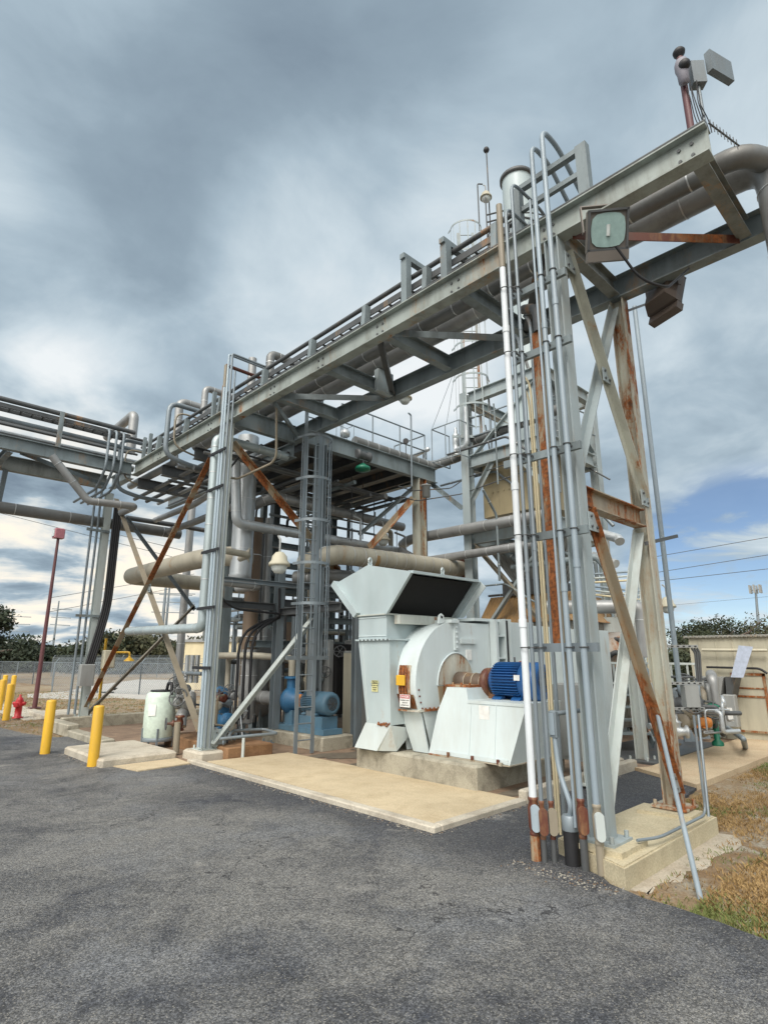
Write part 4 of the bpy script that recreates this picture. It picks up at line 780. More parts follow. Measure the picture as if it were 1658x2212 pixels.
# V shaped hood, open on both slanting sides
P = {'a': (ya + .0, zn + .02), 'b': (7.38, 2.80), 'c': (6.60, 3.02), 'd': (5.66, 2.82), 'e': (yb_ - .03, zn + .02)}
m = MB(); m.prism([(HX0, *P[k]) for k in 'abcde'], (.012, 0, 0)); m.prism([(HX1, *P[k]) for k in 'abcde'], (.012, 0, 0)); t.ps('end_plate', m, HOODG)
m = MB(); m.prism([(HX0 + .012, *P['b']), (HX0 + .012, *P['c']), (HX0 + .012, P['c'][0], P['c'][1] - .02), (HX0 + .012, P['b'][0], P['b'][1] - .02)], (HX1 - HX0 - .012, 0, 0)); m.prism([(HX0 + .012, *P['c']), (HX0 + .012, *P['d']), (HX0 + .012, P['d'][0], P['d'][1] - .02), (HX0 + .012, P['c'][0], P['c'][1] - .02)], (HX1 - HX0 - .012, 0, 0)); t.p('roof', m, HOODG)
m = MB(); m.prism([(HX0 + .02, P['a'][0] - .04, zn + .03), (HX0 + .02, 7.3, 2.76), (HX0 + .02, 6.6, 2.97), (HX0 + .02, 5.75, 2.79), (HX0 + .02, P['e'][0] + .05, zn + .03)], (HX1 - HX0 - .04, 0, 0)); t.p('throat_shade', m, VOID_SHADE)  # solid near-black filler, painted shade of the deep hood interior
m = MB(); q = lambda k, x: V((x, *P[k]))
for x in (HX0 - .02, HX1 + .03): m.bar(q('e', x), q('d', x), .06, .05, V((1, 0, 0))); m.bar(q('a', x), q('b', x), .10, .11, V((1, 0, 0)))
m.bar(q('d', HX0), q('d', HX1), .05, .04); m.bar(q('b', HX0), q('b', HX1), .05, .04); t.ps('opening_frame', m, HOODG)
m = MB(); m.prism([V((HX1 + .06, *P['e'])), V((HX1 + .06, P['d'][0], P['d'][1])), V((HX1 + .06, P['d'][0] - .1, P['d'][1] - .1)), V((HX1 + .06, P['e'][0] - .15, P['e'][1]))], (.02, 0, 0)); t.p('side_flange', m, FANW)
m = MB()
for xx, yy, z in ((HX0 + .05, 6.6, 3.02), (HX0 + .75, 5.72, 2.84), ):
    m.torus((xx, yy, z + .07), (.3, -1, 0), .045, .014, 14, 6); m.box((xx - .04, yy - .008, z - .01), (xx + .04, yy + .008, z + .03))
t.p('lifting_lug', m, FANW)
sign(t, (HX0 - .006, 6.42, 1.22), (0, -1, 0), .13, .16, 'CAUTION', [('HOT AND COLD', .12), ('SURFACES', .12), ('PRESENT', .12)], hc=SBLK, body=SGRN, hcol=SGRN)
t.done()
# ------------------------------------------------------------------ process platform
PX0, PX1, PY0, PY1, PZ = 6.75, 10.95, 9.45, 13.4, 6.19
t = Thing('process_platform', 'steel process platform with deck, joists and railing behind the rack', 'platform')
t.p('edge_beam', MB().ib((PX0, PY0, PZ), (PX1, PY0, PZ), .38, .16, .016, .011), STEEL); t.p('edge_beam', MB().ib((PX1 - .3, PY0 + .09, PZ - .02), (PX1 - .3, PY1, PZ - .02), .3, .16, .016, .011), STEEL)
t.p('edge_beam', MB().ib((PX0, PY1 + .09, PZ - .02), (PX1, PY1 + .09, PZ - .02), .34, .16, .016, .011), STEEL)
for k in range(6): x = PX0 + .35 + k * .68; t.p('joist', MB().ib((x, PY0 + .09, PZ - .03), (x, PY1, PZ - .03), .2, .1, .01, .008), DARKST)
m = MB(); k = 0
while PY0 + .1 + k * .12 < PY1: m.box((PX0, PY0 + .1 + k * .12, PZ + .2), (PX1 - .05, PY0 + .1 + k * .12 + .112, PZ + .23)); k += 1
t.p('deck', m, DARKST)
column(t, 10.38, 9.5, .02, PZ - .19, STEEL_RC, .26, .25, 'X', label='column with a tan rust wash'); column(t, 8.35, 12.9, .02, PZ - .18, STEEL, .2, .2, 'X'); column(t, 10.4, 13.0, .02, PZ - .18, STEEL, .2, .2, 'X'); column(t, 6.9, 12.6, .02, PZ - .1, STEEL, .2, .2)
m = MB(); rz = PZ + .23
for zz_ in (1.0, .55): m.tube([(8.0, 9.75, rz + zz_), (10.9, 9.75, rz + zz_), (10.9, 10.9, rz + zz_)], .02, 7)
for x in (8.0, 9.0, 9.95, 10.9): m.tube([(x, 9.75, rz), (x, 9.75, rz + 1.0)], .018, 7)
m.tube([(10.9, 10.9, rz), (10.9, 10.9, rz + 1.0)], .018, 7); t.p('railing', m, GALV)
t.p('brace', MB().ang(A(890, 1075, Y=9.5), A(795, 1182, Y=9.5), .12, .012, V((0, 1, 0))), RUSTY, label='pale diagonal brace ending in a rust run')
t.p('brace', MB().ang((10.35, 9.62, 5.9), (9.3, 10.6, 4.6), .09, .01), STEEL); t.done()
# column pair and blue post near the fan
t = Thing('support_post', 'blue grey steel post beside the intake hood', 'post'); column(t, 7.68, 8.75, .02, 3.05, SLATE, .15, .15, 'Y', name='shaft'); t.done()
t = Thing('steel_portal', 'dark slate steel frame of posts and beams behind the ladder', 'frame')
column(t, 6.80, 10.2, .02, 3.6, SLATE, .16, .16, 'Y', name='post'); column(t, 8.1, 10.6, .02, 3.4, SLATE, .16, .16, 'Y', name='post')
pa = A(570, 1318, Y=10.2); t.p('beam', MB().ib((5.4, 10.2, 2.62), (6.7, 10.2, 2.62), .14, .12), DARKST); t.p('beam', MB().ib((6.9, 10.22, 2.72), (9.4, 10.22, 2.72), .14, .12), DARKST); t.p('beam', MB().ib((6.8, 8.2, 2.52), (6.8, 10.1, 2.52), .14, .12), DARKST)
t.p('beam', MB().ib((5.0, 9.9, 3.05), (9.4, 9.9, 3.05), .1, .1), SLATE); t.done()
# ------------------------------------------------------------------ caged ladders
def ladder(label, c, wdir, odir, wd, z0, z1, zc0, R_, hoops, mat, cat='ladder', brackets=True):
    t = Thing('caged_ladder', label, cat); c, wv, ov = V(c), V(wdir).normalized(), V(odir).normalized()
    for s_ in (-1, 1): t.p('side_rail', MB().bar(c + wv * wd / 2 * s_ + Z3 * z0, c + wv * wd / 2 * s_ + Z3 * z1, .022, .07, wv), mat)
    m = MB(); z = z0 + .22
    while z < z1: m.tube([c - wv * wd / 2 + Z3 * z, c + wv * wd / 2 + Z3 * z], .012, 6); z += .27
    t.ps('rung', m, mat)
    def hp(a, z, rr): return c + ov * (.12 + rr * .9 * math.sin(a)) + wv * rr * math.cos(a) + Z3 * z
    for k, z in enumerate(hoops):
        pts = [c - wv * R_ * 1.12 + Z3 * z + ov * 0] + [hp(math.pi - math.pi * i / 16, z, R_) for i in range(17)] + [c + wv * R_ * 1.12 + Z3 * z]
        m = MB()
        for p_, q_ in zip(pts[:-1], pts[1:]): m.bar(p_, q_, .01, .05)
        t.p('hoop', m, mat)
    m = MB()
    for i in range(7):
        a = math.pi * (i + .0) / 6
        m.bar(hp(a, zc0, R_ - .008), hp(a, hoops[0], R_ - .008), .025, .008, ov if abs(math.cos(a)) < .7 else wv)
    t.ps('cage_bar', m, mat)
    t.p('bottom_bar', MB().bar(c - wv * (R_ + .1) + Z3 * zc0, c + wv * (R_ + .15) + Z3 * zc0, .02, .07), mat)
    t.done()
LX, LY = 6.33, 8.56
def hz_(x, y, v):
    fh = V((x, y, 0)).dot(_F); z = 1106 - v; return CAMH + fh * (FPX * math.sin(PITCH) + z * math.cos(PITCH)) / (FPX * math.cos(PITCH) - z * math.sin(PITCH))
hs = [hz_(LX, LY - .3, v) for v in (945, 1035, 1125, 1217, 1304)]
ladder('caged ladder standing in front of the blue grey column', (LX, LY, 0), (1, -.1, 0), (-.1, -1, 0), .33, .02, 6.9, hz_(LX, LY, 1421), .31, hs, GALV)
LT = A(1012, 700, D=13.6)
ladder('distant caged ladder rising beside the tall stack', (LT.x, LT.y, 0), (.7, -.7, 0), (-.7, -.7, 0), .4, 6.5, 13.0, 7.0, .42, [13.0, 12.1, 11.2, 10.3, 9.4, 8.5, 7.7], STEEL_L)
# ------------------------------------------------------------------ boiler tower
TA, TB, TC, TD = 11.0, 8.42, 6.2, 13.3
t = Thing('boiler_tower', 'pale steel boiler tower of columns and beams at right centre', 'tower')
for x, y in ((TA, TB), (TA, TC), (TD, TC), (TD, TB)): column(t, x, y, .02, 8.2, STEEL_L, .22, .22, 'X' if x == TA else 'Y')
for z, d in ((8.02, .3), (6.32, .32), (4.42, .36)):
    for a, b_ in (((TA, TB - .12), (TA, TC + .12)), ((TA + .12, TC), (TD - .12, TC)), ((TD, TC + .12), (TD, TB - .12)), ((TD - .12, TB), (TA + .12, TB))): t.p('beam', MB().ib((a[0], a[1], z), (b_[0], b_[1], z), d, .16, .016, .011), STEEL_L)
t.p('brace', MB().ang((TA, TC + .2, 7.85), (TA, TB - .25, 6.5), .12, .012, V((1, 0, 0))), STEEL_L); t.p('brace', MB().ang((TA + .05, TB - .15, 7.85), (TA + .05, TC + .9, 6.9), .1, .01, V((1, 0, 0))), CTAN)
for a in (0, 1):
    y0, y1 = (TB - .15, TB - .75) if a == 0 else (TC + .15, TC + .75); t.p('knee_brace', MB().ang((TA, y0, 5.35), (TA, y1, 6.15), .1, .01, V((1, 0, 0))), STEEL_L)
t.p('knee_brace', MB().ang((TA, TB + .2, 5.2), (TA, TB + 1.6, 6.4), .1, .01, V((1, 0, 0))), STEEL)
t.p('brace', MB().ang((TA, TB - .15, 4.2), (TA, TC + .2, 2.1), .12, .012, V((1, 0, 0))), CTAN); t.p('brace', MB().ang((TA + .06, TC + .15, 4.2), (TA + .06, TB - .2, 2.1), .12, .012, V((1, 0, 0))), STEEL_L)
t.p('brace', MB().ang((TA + .15, TC, 7.9), (TD - .2, TC, 6.5), .1, .01, V((0, 1, 0))), STEEL); t.p('gusset', MB().prism([(TA - .03, TC + .2, 7.85), (TA - .03, TB - .9, 7.0), (TA - .03, TC + .2, 6.9)], (.012, 0, 0)), HOODG)
t.done()
t = Thing('burner_box', 'tan stained panelled box hung inside the boiler tower', 'box'); m = MB(); m.bbox((11.4, 6.5, 4.95), (12.9, 8.3, 6.5), .04); hh = t.p('casing', m, TANBOX)
m = MB(); m.box((11.385, 7.42, 5.0), (11.398, 7.45, 6.45)); m.bolts([(11.4, 6.7 + .16 * k, 5.55) for k in range(9)], (-1, 0, 0), .025, .02); t.p('panel_joint', m, TANBOX, parent=hh); t.done()
t = Thing('hopper', 'grey ribbed hopper tapering down under the tower beams', 'hopper'); m = MB(); n = 9
top = [(11.3, 6.35, 4.22), (12.9, 6.35, 4.22), (12.9, 8.2, 4.22), (11.3, 8.2, 4.22)]; bot = [(11.9, 7.0, 2.95), (12.5, 7.0, 2.95), (12.5, 7.55, 2.95), (11.9, 7.55, 2.95)]; m.hexa(bot + top); hh = t.p('cone', m, GREYBOX)
m = MB()
for k in range(n):
    f = (k + .5) / n; m.bar(V(top[0]).lerp(V(top[3]), f) + V((-.02, 0, 0)), V(bot[0]).lerp(V(bot[3]), f) + V((-.02, 0, 0)), .03, .02)
    m.bar(V(top[0]).lerp(V(top[1]), f) + V((0, -.02, 0)), V(bot[0]).lerp(V(bot[1]), f) + V((0, -.02, 0)), .03, .02)
t.p('ribs', m, GREYBOX, parent=hh); t.done()
def corr_wall(m, p, q, z0, z1, n=26, amp=.03, mi=0, top_in=V((0, 0, 0))):
    p, q = V(p), V(q); d = (q - p); nr = V((d.y, -d.x, 0)).normalized(); pts = []
    for k in range(n * 4 + 1):
        f = k / (n * 4); o = amp * (1 if (k % 4) in (1, 2) else 0); pts.append(p + d * f + nr * o)
    N_ = len(pts); m.add([V((a.x, a.y, z0)) for a in pts] + [V((a.x, a.y, z1)) + top_in * 1.0 for a in pts], [(k, k + 1, N_ + k + 1, N_ + k) for k in range(N_ - 1)], mi=mi)
t = Thing('boiler_house', 'corrugated boiler house with ochre hood under the tower', 'boiler'); m = MB()
corr_wall(m, (11.25, 8.3, 0), (11.25, 6.1, 0), .1, 2.35); corr_wall(m, (11.25, 6.1, 0), (14.4, 6.1, 0), .1, 2.35, 34); m.box((11.32, 6.2, .1), (14.3, 8.25, 2.34)); t.p('wall', m, CORRG)
m = MB(); corr_wall(m, (11.15, 8.4, 0), (11.15, 6.0, 0), 2.36, 3.02, top_in=V((.55, 0, 0))); corr_wall(m, (11.15, 6.0, 0), (14.4, 6.0, 0), 2.36, 3.02, 34, top_in=V((0, .55, 0))); m.box((11.7, 6.5, 2.36), (14.3, 8.3, 3.01)); t.p('sloping_hood', m, CORR)
m = MB(); m.bbox((11.6, 6.9, 3.015), (13.2, 8.0, 3.35), .03); t.p('top_casing', m, DARKST); t.done()
t = Thing('exhaust_stack', 'tall pale exhaust stack with dark rim rising over the rack', 'stack'); S0 = A(1116, 400, D=14.3); sx_, sy_ = S0.x, S0.y
m = MB(); m.tube([(sx_, sy_, 6.5), (sx_, sy_, 15.4)], .44, 28); hh = t.p('shell', m, HOODG); m = MB(); m.lathe([(.44, 0), (.5, .02), (.5, .12), (.45, .14)], (sx_, sy_, 15.36), Z3, 28); m.lathe([(.44, 0), (.47, .01), (.47, .05), (.44, .06)], (sx_, sy_, 13.7), Z3, 28); t.ps('rim', m, DARKST, parent=hh)
m = MB(); corr_pts = []
m = MB()
for k in range(28):
    a = 2 * math.pi * k / 28; m.bar((sx_ + .46 * math.cos(a), sy_ + .46 * math.sin(a), 11.8), (sx_ + .46 * math.cos(a), sy_ + .46 * math.sin(a), 13.6), .03, .02, V((math.cos(a), math.sin(a), 0)))
t.ps('sleeve_rib', m, GALV, parent=hh)
t.done()
t = Thing('stack_platform', 'round railed platform around the tall stack', 'platform'); m = MB()
for z, r in ((13.45, .95), (12.9, .95)): m.torus((sx_, sy_, z), Z3, r, .02, 30, 6)
for k in range(10): a = 2 * math.pi * k / 10; m.tube([(sx_ + .95 * math.cos(a), sy_ + .95 * math.sin(a), 12.4), (sx_ + .95 * math.cos(a), sy_ + .95 * math.sin(a), 13.45)], .016, 6)
t.p('railing', m, DARKST); m = MB(); 
for k in range(12): a = 2 * math.pi * k / 12; m.bar((sx_ + .4 * math.cos(a), sy_ + .4 * math.sin(a), 12.38), (sx_ + .98 * math.cos(a), sy_ + .98 * math.sin(a), 12.38), .05, .04)
m.torus((sx_, sy_, 12.38), Z3, .98, .03, 30, 6); t.p('deck', m, DARKST); m = MB()
l0 = A(1050, 470, D=14.3); 
for z in (14.2, 13.95, 13.3): m.tube([(sx_, sy_ + .3, z + .4), (l0.x, l0.y, z)], .025, 6); 
m.tube([(l0.x, l0.y, 12.4), (l0.x, l0.y, 14.9)], .02, 6); t.p('side_arms', m, DARKST); t.done()
b = A(1050, 330, D=14.6); pipe('thin mast with a dark ball on top near the stack', [(b.x, b.y, 12.4), (b.x, b.y, b.z)], .02, DARKST, seg=6, name='mast', cat='mast')
one('ball_sensor', MB().lathe([(.02, -.1), (.07, -.06), (.095, 0), (.07, .07), (.01, .1)], (b.x, b.y, b.z + .1), Z3, 14), BLACK, 'dark ball on the thin mast by the stack', 'sensor')
# ------------------------------------------------------------------ high bay lamps
def highbay(label, p, s=1.0, cage=False):
    t = Thing('area_lamp', label, 'lamp', 'area lamps around the plant'); p = V(p)
    t.p('globe', MB().lathe([(.02 * s, -.12 * s), (.07 * s, -.11 * s), (.11 * s, -.06 * s), (.125 * s, 0)], p, Z3, 18), GLASSW)
    t.p('reflector', MB().lathe([(.125 * s, 0), (.16 * s, -.005 * s), (.16 * s, .03 * s), (.12 * s, .08 * s), (.11 * s, .14 * s), (.06 * s, .2 * s), (.02 * s, .21 * s)], p, Z3, 18), SHED)
    t.p('stem', MB().tube([p + Z3 * .2 * s, p + Z3 * .4 * s, p + V((.0, .06, .46)) * s], .016 * s, 7), GREYBOX); t.done()
highbay('large caged lamp hanging beside the ladder', A(603, 1222, D=9.8), 1.15); highbay('lamp below the far rack beam against the sky', A(874, 862, D=10.5), .9)
highbay('lamp on a bracket beside the tall stack', A(1049, 428, D=14.4), 1.1); highbay('lamp seen between platform column and brace', A(827, 1168, D=14), 1.1); highbay('lamp at the right beyond the rusty column', A(1441, 1312, D=14), 1.2)
b = A(875, 850, D=10.5); pipe('thin lamp pole rising from the platform edge', [A(889, 1050, Y=9.35), V((A(889, 1050, Y=9.35).x, 9.35, 7.6)), V((A(889, 1050, Y=9.35).x - .1, 9.35, 7.62))], .022, GALV, seg=8, name='lamp_pole', cat='pole')
b = A(1043, 425, D=14.4); pipe('bracket carrying the lamp by the stack', [(b.x - .12, b.y + .1, b.z - 1.2), (b.x - .12, b.y + .1, b.z + .45), (b.x, b.y, b.z + .45)], .02, DARKST, seg=6, name='lamp_bracket', cat='bracket')
# ------------------------------------------------------------------ larger process pipes
def vp(label, u, v, v0, v1, D, r, mat, band=None, seg=16, extra=None, **k):
    p = A(u, v, D=D); return pipe(label, [(p.x, p.y, max(.02, A(829, v1, D=D).z)), (p.x, p.y, A(829, v0, D=D).z)], r, mat, band=band, seg=seg, **k)
vp('fat silver vertical vessel pipe right of the mid column', 528, 1100, 945, 1243, 12.2, .23, INSULW, band=.55, seg=22)
p = A(518, 1250, D=12.2); one('pipe_end_cap', MB().lathe([(.03, -.22), (.04, -.1), (.19, -.06), (.24, .0), (.24, .08)], p, Z3, 20), INSULW, 'rounded lower end of the silver vessel pipe', 'pipe cap')
vp('brown stained vertical pipe behind the silver one', 543, 1300, 1120, 1480, 12.9, .165, INSULR, band=.6, seg=18)
vp('lower grey length under the brown pipe', 536, 1480, 1403, 1560, 12.88, .18, INSUL, band=.5, seg=18)
vp('tall grey insulated pipe left of the mid column', 398, 1300, 1050, 1482, 18.4, .12, INSUL, band=.9)
vp('grey vertical pipe between brown pipe and ladder', 575, 1260, 1120, 1400, 13.2, .09, INSUL, band=.6); vp('second grey vertical pipe beside the steel post', 560, 1300, 1130, 1560, 13.8, .05, DARKST)
z_ = A(527, 1126, Y=10.5).z
pipe('silver pipe turning at a low elbow and running right under the platform', [A(508, 960, Y=10.5), A(511, 1130, Y=10.5), V((10.6, 10.5, A(511, 1130, Y=10.5).z))], .105, INSULW, fil=.16, band=.6, seg=18)
q = A(545, 1092, Y=11.2); pipe('grey pipe with a cranked start crossing under the platform', [q, q + V((.35, -.3, .22)), V((11.2, 10.9, q.z + .15))], .12, INSUL, fil=.15, band=.7, seg=16)
q = A(929, 1152, X=11.3); pipe('grey pipe running right to left in front of the tower', [(11.2, 10.9, 4.62), (10.75, 10.2, 4.6), (10.75, 6.0, 4.56)], .13, INSUL, fil=.3, band=.7, seg=18)
pipe('second grey pipe below it in front of the tower', [(10.6, 10.4, A(511, 1130, Y=10.5).z), (10.7, 9.8, 3.96), (10.7, 6.0, 3.96)], .1, INSUL, fil=.25, band=.6, seg=16)
q0, q1 = A(724, 1197, Y=8.9), A(994, 1229, Y=8.9)
pipe('fat segmented pale pipe with a rust ring above the hood', [q0 + V((-.1, .9, -.1)), q0 + V((-.05, 0, 0)), q1], .2, INSULB, fil=.35, band=.3, seg=24)
one('pipe_flange', MB().cyl(q1, q1 + V((.05, 0, 0)), .29, seg=24), BROWN, 'round rusty flange ending the fat pale pipe', 'flange')
one('rust_band', MB().cyl(V((A(800, 1205, Y=8.9).x, 8.9, q0.z - .0)), V((A(800, 1205, Y=8.9).x + .1, 8.9, q0.z)), .207, seg=24), CORR, 'rust coloured band round the fat pale pipe', 'pipe band')
pipe('darker insulated pipe passing low behind the hood', [q0 + V((-.1, 1.2, -.38)), q0 + V((.3, .35, -.38)), q0 + V((2.4, .35, -.42))], .15, INSULD, fil=.3, band=.4, seg=18)
zc5 = 3.72
pipe('long beige pipe turning at a rounded corner behind the left bracing', [(6.42, 10.77, zc5), (5.95, 11.25, zc5), (5.8, 12.0, zc5), (5.8, 16.0, zc5), (9.6, 16.0, zc5)], .21, INSULB, fil=.35, seg=24)
q = A(478, 1188, Y=9.95); pipe('short beige pipe reaching right from the mid column', [q, A(538, 1199, Y=9.95), A(538, 1199, Y=9.95) + V((.1, .5, 0))], .065, INSULB, fil=.12)
q = A(475, 1256, Y=9.95); pipe('grey pipe with elbow under the silver vessel', [q, A(562, 1266, Y=9.95), A(562, 1266, Y=9.95) + V((-.1, .7, 0))], .08, INSUL, fil=.16, band=.5)
q = A(0, 1092, Y=16.4); pipe('straight dark pipe crossing low under the left rack', [(-6, 15.7, 5.07), (7.0, 15.7, 5.02)], .14, INSULD, band=1.2, seg=18)
pipe('grey pipe slanting down from the left rack then running level', [A(112, 984, Y=13.9), A(190, 1082, Y=13.9), A(292, 1094, Y=13.9), A(262, 1108, Y=14.6)], .085, INSUL, fil=.1, band=.5, seg=14)
pipe('short grey pipe dropping from the conduit loops to the left', [A(375, 960, X=5.3), A(378, 1000, X=5.3), A(282, 1050, X=5.3)], .09, INSUL, fil=.15, seg=14)
pipe('grey pipe curving under the rack near the mid column', [A(335, 1124, X=6.4), A(420, 1090, X=6.4), A(480, 1050, X=6.4)], .08, INSUL, fil=.2, seg=14)
pipe('lower grey pipe under the rack near the mid column', [A(358, 1150, X=6.6), A(420, 1128, X=6.6), A(520, 1088, X=6.6)], .09, INSULD, fil=.2, seg=14)
pipe('dark horizontal beam-like pipe behind the left bracing', [A(272, 1118, Y=16.1), A(400, 1138, Y=16.1), A(520, 1160, Y=16.1)], .07, DARKST, seg=10)
# header on the platform with valves
zp = 6.62
pipe('stained insulated header lying on the platform edge', [(8.3, 9.62, A(829, 974, Y=9.62).z), (11.0, 9.62, A(829, 974, Y=9.62).z), (11.15, 8.7, 6.62), (11.2, 8.55, 6.95), (11.1, 5.9, 7.0)], .12, INSULD, fil=.28, band=.35, seg=16)
def valve(label, c, ax, s=1.0, mat=INSUL, wm=DARKST, up=Z3, group='valves around the plant'):
    t = Thing('valve', label, 'valve', group); c = V(c); d = V(ax).normalized(); up = V(up).normalized()
    m = MB(); m.lathe([(.05 * s, -.16 * s), (.1 * s, -.155 * s), (.1 * s, -.12 * s), (.06 * s, -.1 * s), (.085 * s, 0), (.06 * s, .1 * s), (.1 * s, .12 * s), (.1 * s, .155 * s), (.05 * s, .16 * s)], c, d, 14); t.p('body', m, mat)
    m = MB(); m.lathe([(.055 * s, 0), (.06 * s, .08 * s), (.08 * s, .1 * s), (.03 * s, .13 * s), (.025 * s, .22 * s)], c + up * .04 * s, up, 10); t.p('bonnet', m, mat)
    t.p('handwheel', MB().wheel(c + up * .28 * s, up, .12 * s), wm); t.done()
t = Thing('control_valve', 'control valve with dark green actuator on the platform header', 'valve'); q = A(783, 1010, Y=9.4)
t.p('actuator', MB().lathe([(.03, 0), (.17, .03), (.18, .07), (.17, .11), (.1, .15), (.04, .2)], q - Z3 * .1, Z3, 20), GREEN); t.p('body', MB().lathe([(.07, -.2), (.13, -.19), (.13, -.15), (.08, -.1), (.11, 0), (.08, .1), (.13, .15), (.13, .19), (.07, .2)], q + Z3 * .28, (1, 0, 0), 16), DARKST); t.p('yoke', MB().cyl(q + Z3 * .08, q + Z3 * .28, .035), DARKST); t.done()
t = Thing('flow_meter', 'pale valve assembly in a wire frame on the platform header', 'valve'); q = A(745, 945, Y=9.5); t.p('body', MB().lathe([(.05, 0), (.11, .03), (.12, .12), (.08, .18), (.02, .2)], q, Z3, 16), INSULW)
m = MB(); 
for a in (-1, 1):
    for b_ in (-1, 1): m.tube([q + V((.16 * a, .12 * b_, -.1)), q + V((.16 * a, .12 * b_, .3))], .008, 5)
m.tube([q + V((-.16, -.12, .3)), q + V((.16, -.12, .3)), q + V((.16, .12, .3)), q + V((-.16, .12, .3)), q + V((-.16, -.12, .3))], .008, 5); t.p('wire_frame', m, GALV); t.done()
q = A(876, 953, Y=9.3); t = Thing('gauge', 'round black gauge on a thin stem over the header', 'gauge'); t.p('stem', MB().tube([q - Z3 * .35, q], .012, 6), DARKST); t.p('dial', MB().cyl(q + V((-.02, -.02, 0)), q + V((.02, .02, 0)), .07, seg=18), BLACK); t.done()
q = A(920, 1062, Y=9.0); t = Thing('junction_pot', 'small grey cylinder hanging from the platform corner', 'lamp pot'); t.p('pot', MB().lathe([(.05, 0), (.1, .01), (.1, .28), (.13, .29), (.13, .31), (.05, .32)], q - Z3 * .15, Z3, 16), GREYBOX); t.p('cord', MB().tube([q - Z3 * .15, q - Z3 * 1.9], .01, 5), BLACK); t.done()
pipe('pair cable swagging from platform to tower', [A(860, 1050, Y=9.3), A(890, 1060, Y=9.3), V((10.9, 8.9, 5.75)), V((11, 8.5, 5.95)), V((11.0, 6.0, 6.1))], .015, DARKST, fil=.1, seg=6, name='cable', cat='cable')
pipe('lower swagging cable from platform to tower', [A(862, 1072, Y=9.3), A(900, 1082, Y=9.3), V((10.95, 8.6, 5.55)), V((11.0, 6.0, 5.8))], .015, DARKST, fil=.1, seg=6, name='cable', cat='cable')
pipe('pipe hooked above the right end of the platform deck', [A(917, 1008, Y=10.0), A(917, 972, Y=10.0), A(925, 970, Y=9.6), A(893, 985, Y=10.4)], .06, INSULW, fil=.08, seg=12)
for k in range(5):
    u = 760 + k * 24; q = A(u, 1060, Y=10.3 + .35 * k); pipe(['leftmost', 'second', 'third', 'fourth', 'rightmost'][k] + ' thin hanger rod dropping from the platform', [(q.x, q.y, 6.0), (q.x, q.y, 4.3 + .2 * (k % 2))], .011, DARKST, seg=5, name='hanger_rod', cat='rod', group='hanger rods under the platform')
q = A(376, 1285, X=5.8); 
for k in range(7):   # assorted lines and hangers below platform
    y = 10.0 + k * .42; zz_ = 5.55 + .12 * (k % 3); pipe('%s dark line slung under the platform deck' % ['nearest', 'second', 'third', 'fourth', 'fifth', 'sixth', 'farthest'][k], [(5.2, y, zz_), (10.4, y + .1, zz_)], .035 + .02 * (k % 2), [DARKST, INSULD, INSUL][k % 3], seg=8, group='dark lines under the platform')
for k in range(4):
    x = 5.5 + .32 * k; pipe('%s dark line inside the rack left of the platform' % ['nearest', 'second', 'third', 'farthest'][k], [(x, 9.6, 5.75), (x, 15.3, 5.7)], .05, [INSULD, DARKST, INSUL, DARKST][k], seg=10, group='dark lines inside the rack')
pipe('narrow pipe drooping from rack to ladder with two bends', [A(590, 858, X=5.2), A(597, 880, X=5.2), A(597, 985, X=5.4), A(588, 1000, X=5.4), A(512, 1035, X=5.2), A(490, 1030, X=5.1)], .022, CTAN, fil=.08, seg=8)
pipe('black hose from the mid column to a steel arm', [A(490, 1018, X=5.05), A(505, 1002, X=5.1), A(518, 984, Y=9.6), A(525, 981, Y=9.6), A(600, 1003, Y=9.6)], .02, BLACK, fil=.12, seg=8, name='hose', cat='hose')
# relief valve assembly on tower corner
q = A(984, 960, X=10.9); t = Thing('relief_valve', 'white relief valve with bent outlet beside the tower column', 'valve'); t.p('bonnet', MB().lathe([(.12, -.3), (.12, -.25), (.06, -.22), (.09, 0), (.09, .25), (.05, .3), (.03, .45)], q, Z3, 16), INSULW)
t.p('outlet', MB().tube([q - Z3 * .15, q + V((0, -.35, -.15)), q + V((0, -.35, .9))], .07, 12, .15), INSULW); t.done()
t = Thing('valve_platform', 'small railed ledge around the white relief valve', 'platform'); m = MB(); b0 = q + V((-.35, .5, -.45))
for z in (.0, .9): m.tube([b0 + Z3 * z, b0 + V((0, -.9, z)), b0 + V((.7, -.9, z))], .016, 6); m.tube([b0 + Z3 * z, b0 + V((.7, 0, z))], .016, 6)
for dx, dy in ((0, 0), (0, -.45), (0, -.9), (.7, 0)): m.tube([b0 + V((dx, dy, 0)), b0 + V((dx, dy, .9))], .014, 6)
m.tube([b0 + V((0, 0, .9)), q + V((.1, 0, 2.2))], .008, 5); m.tube([b0 + V((0, -.5, .9)), q + V((.1, 0, 2.2))], .008, 5); t.p('railing', m, GALV); t.done()
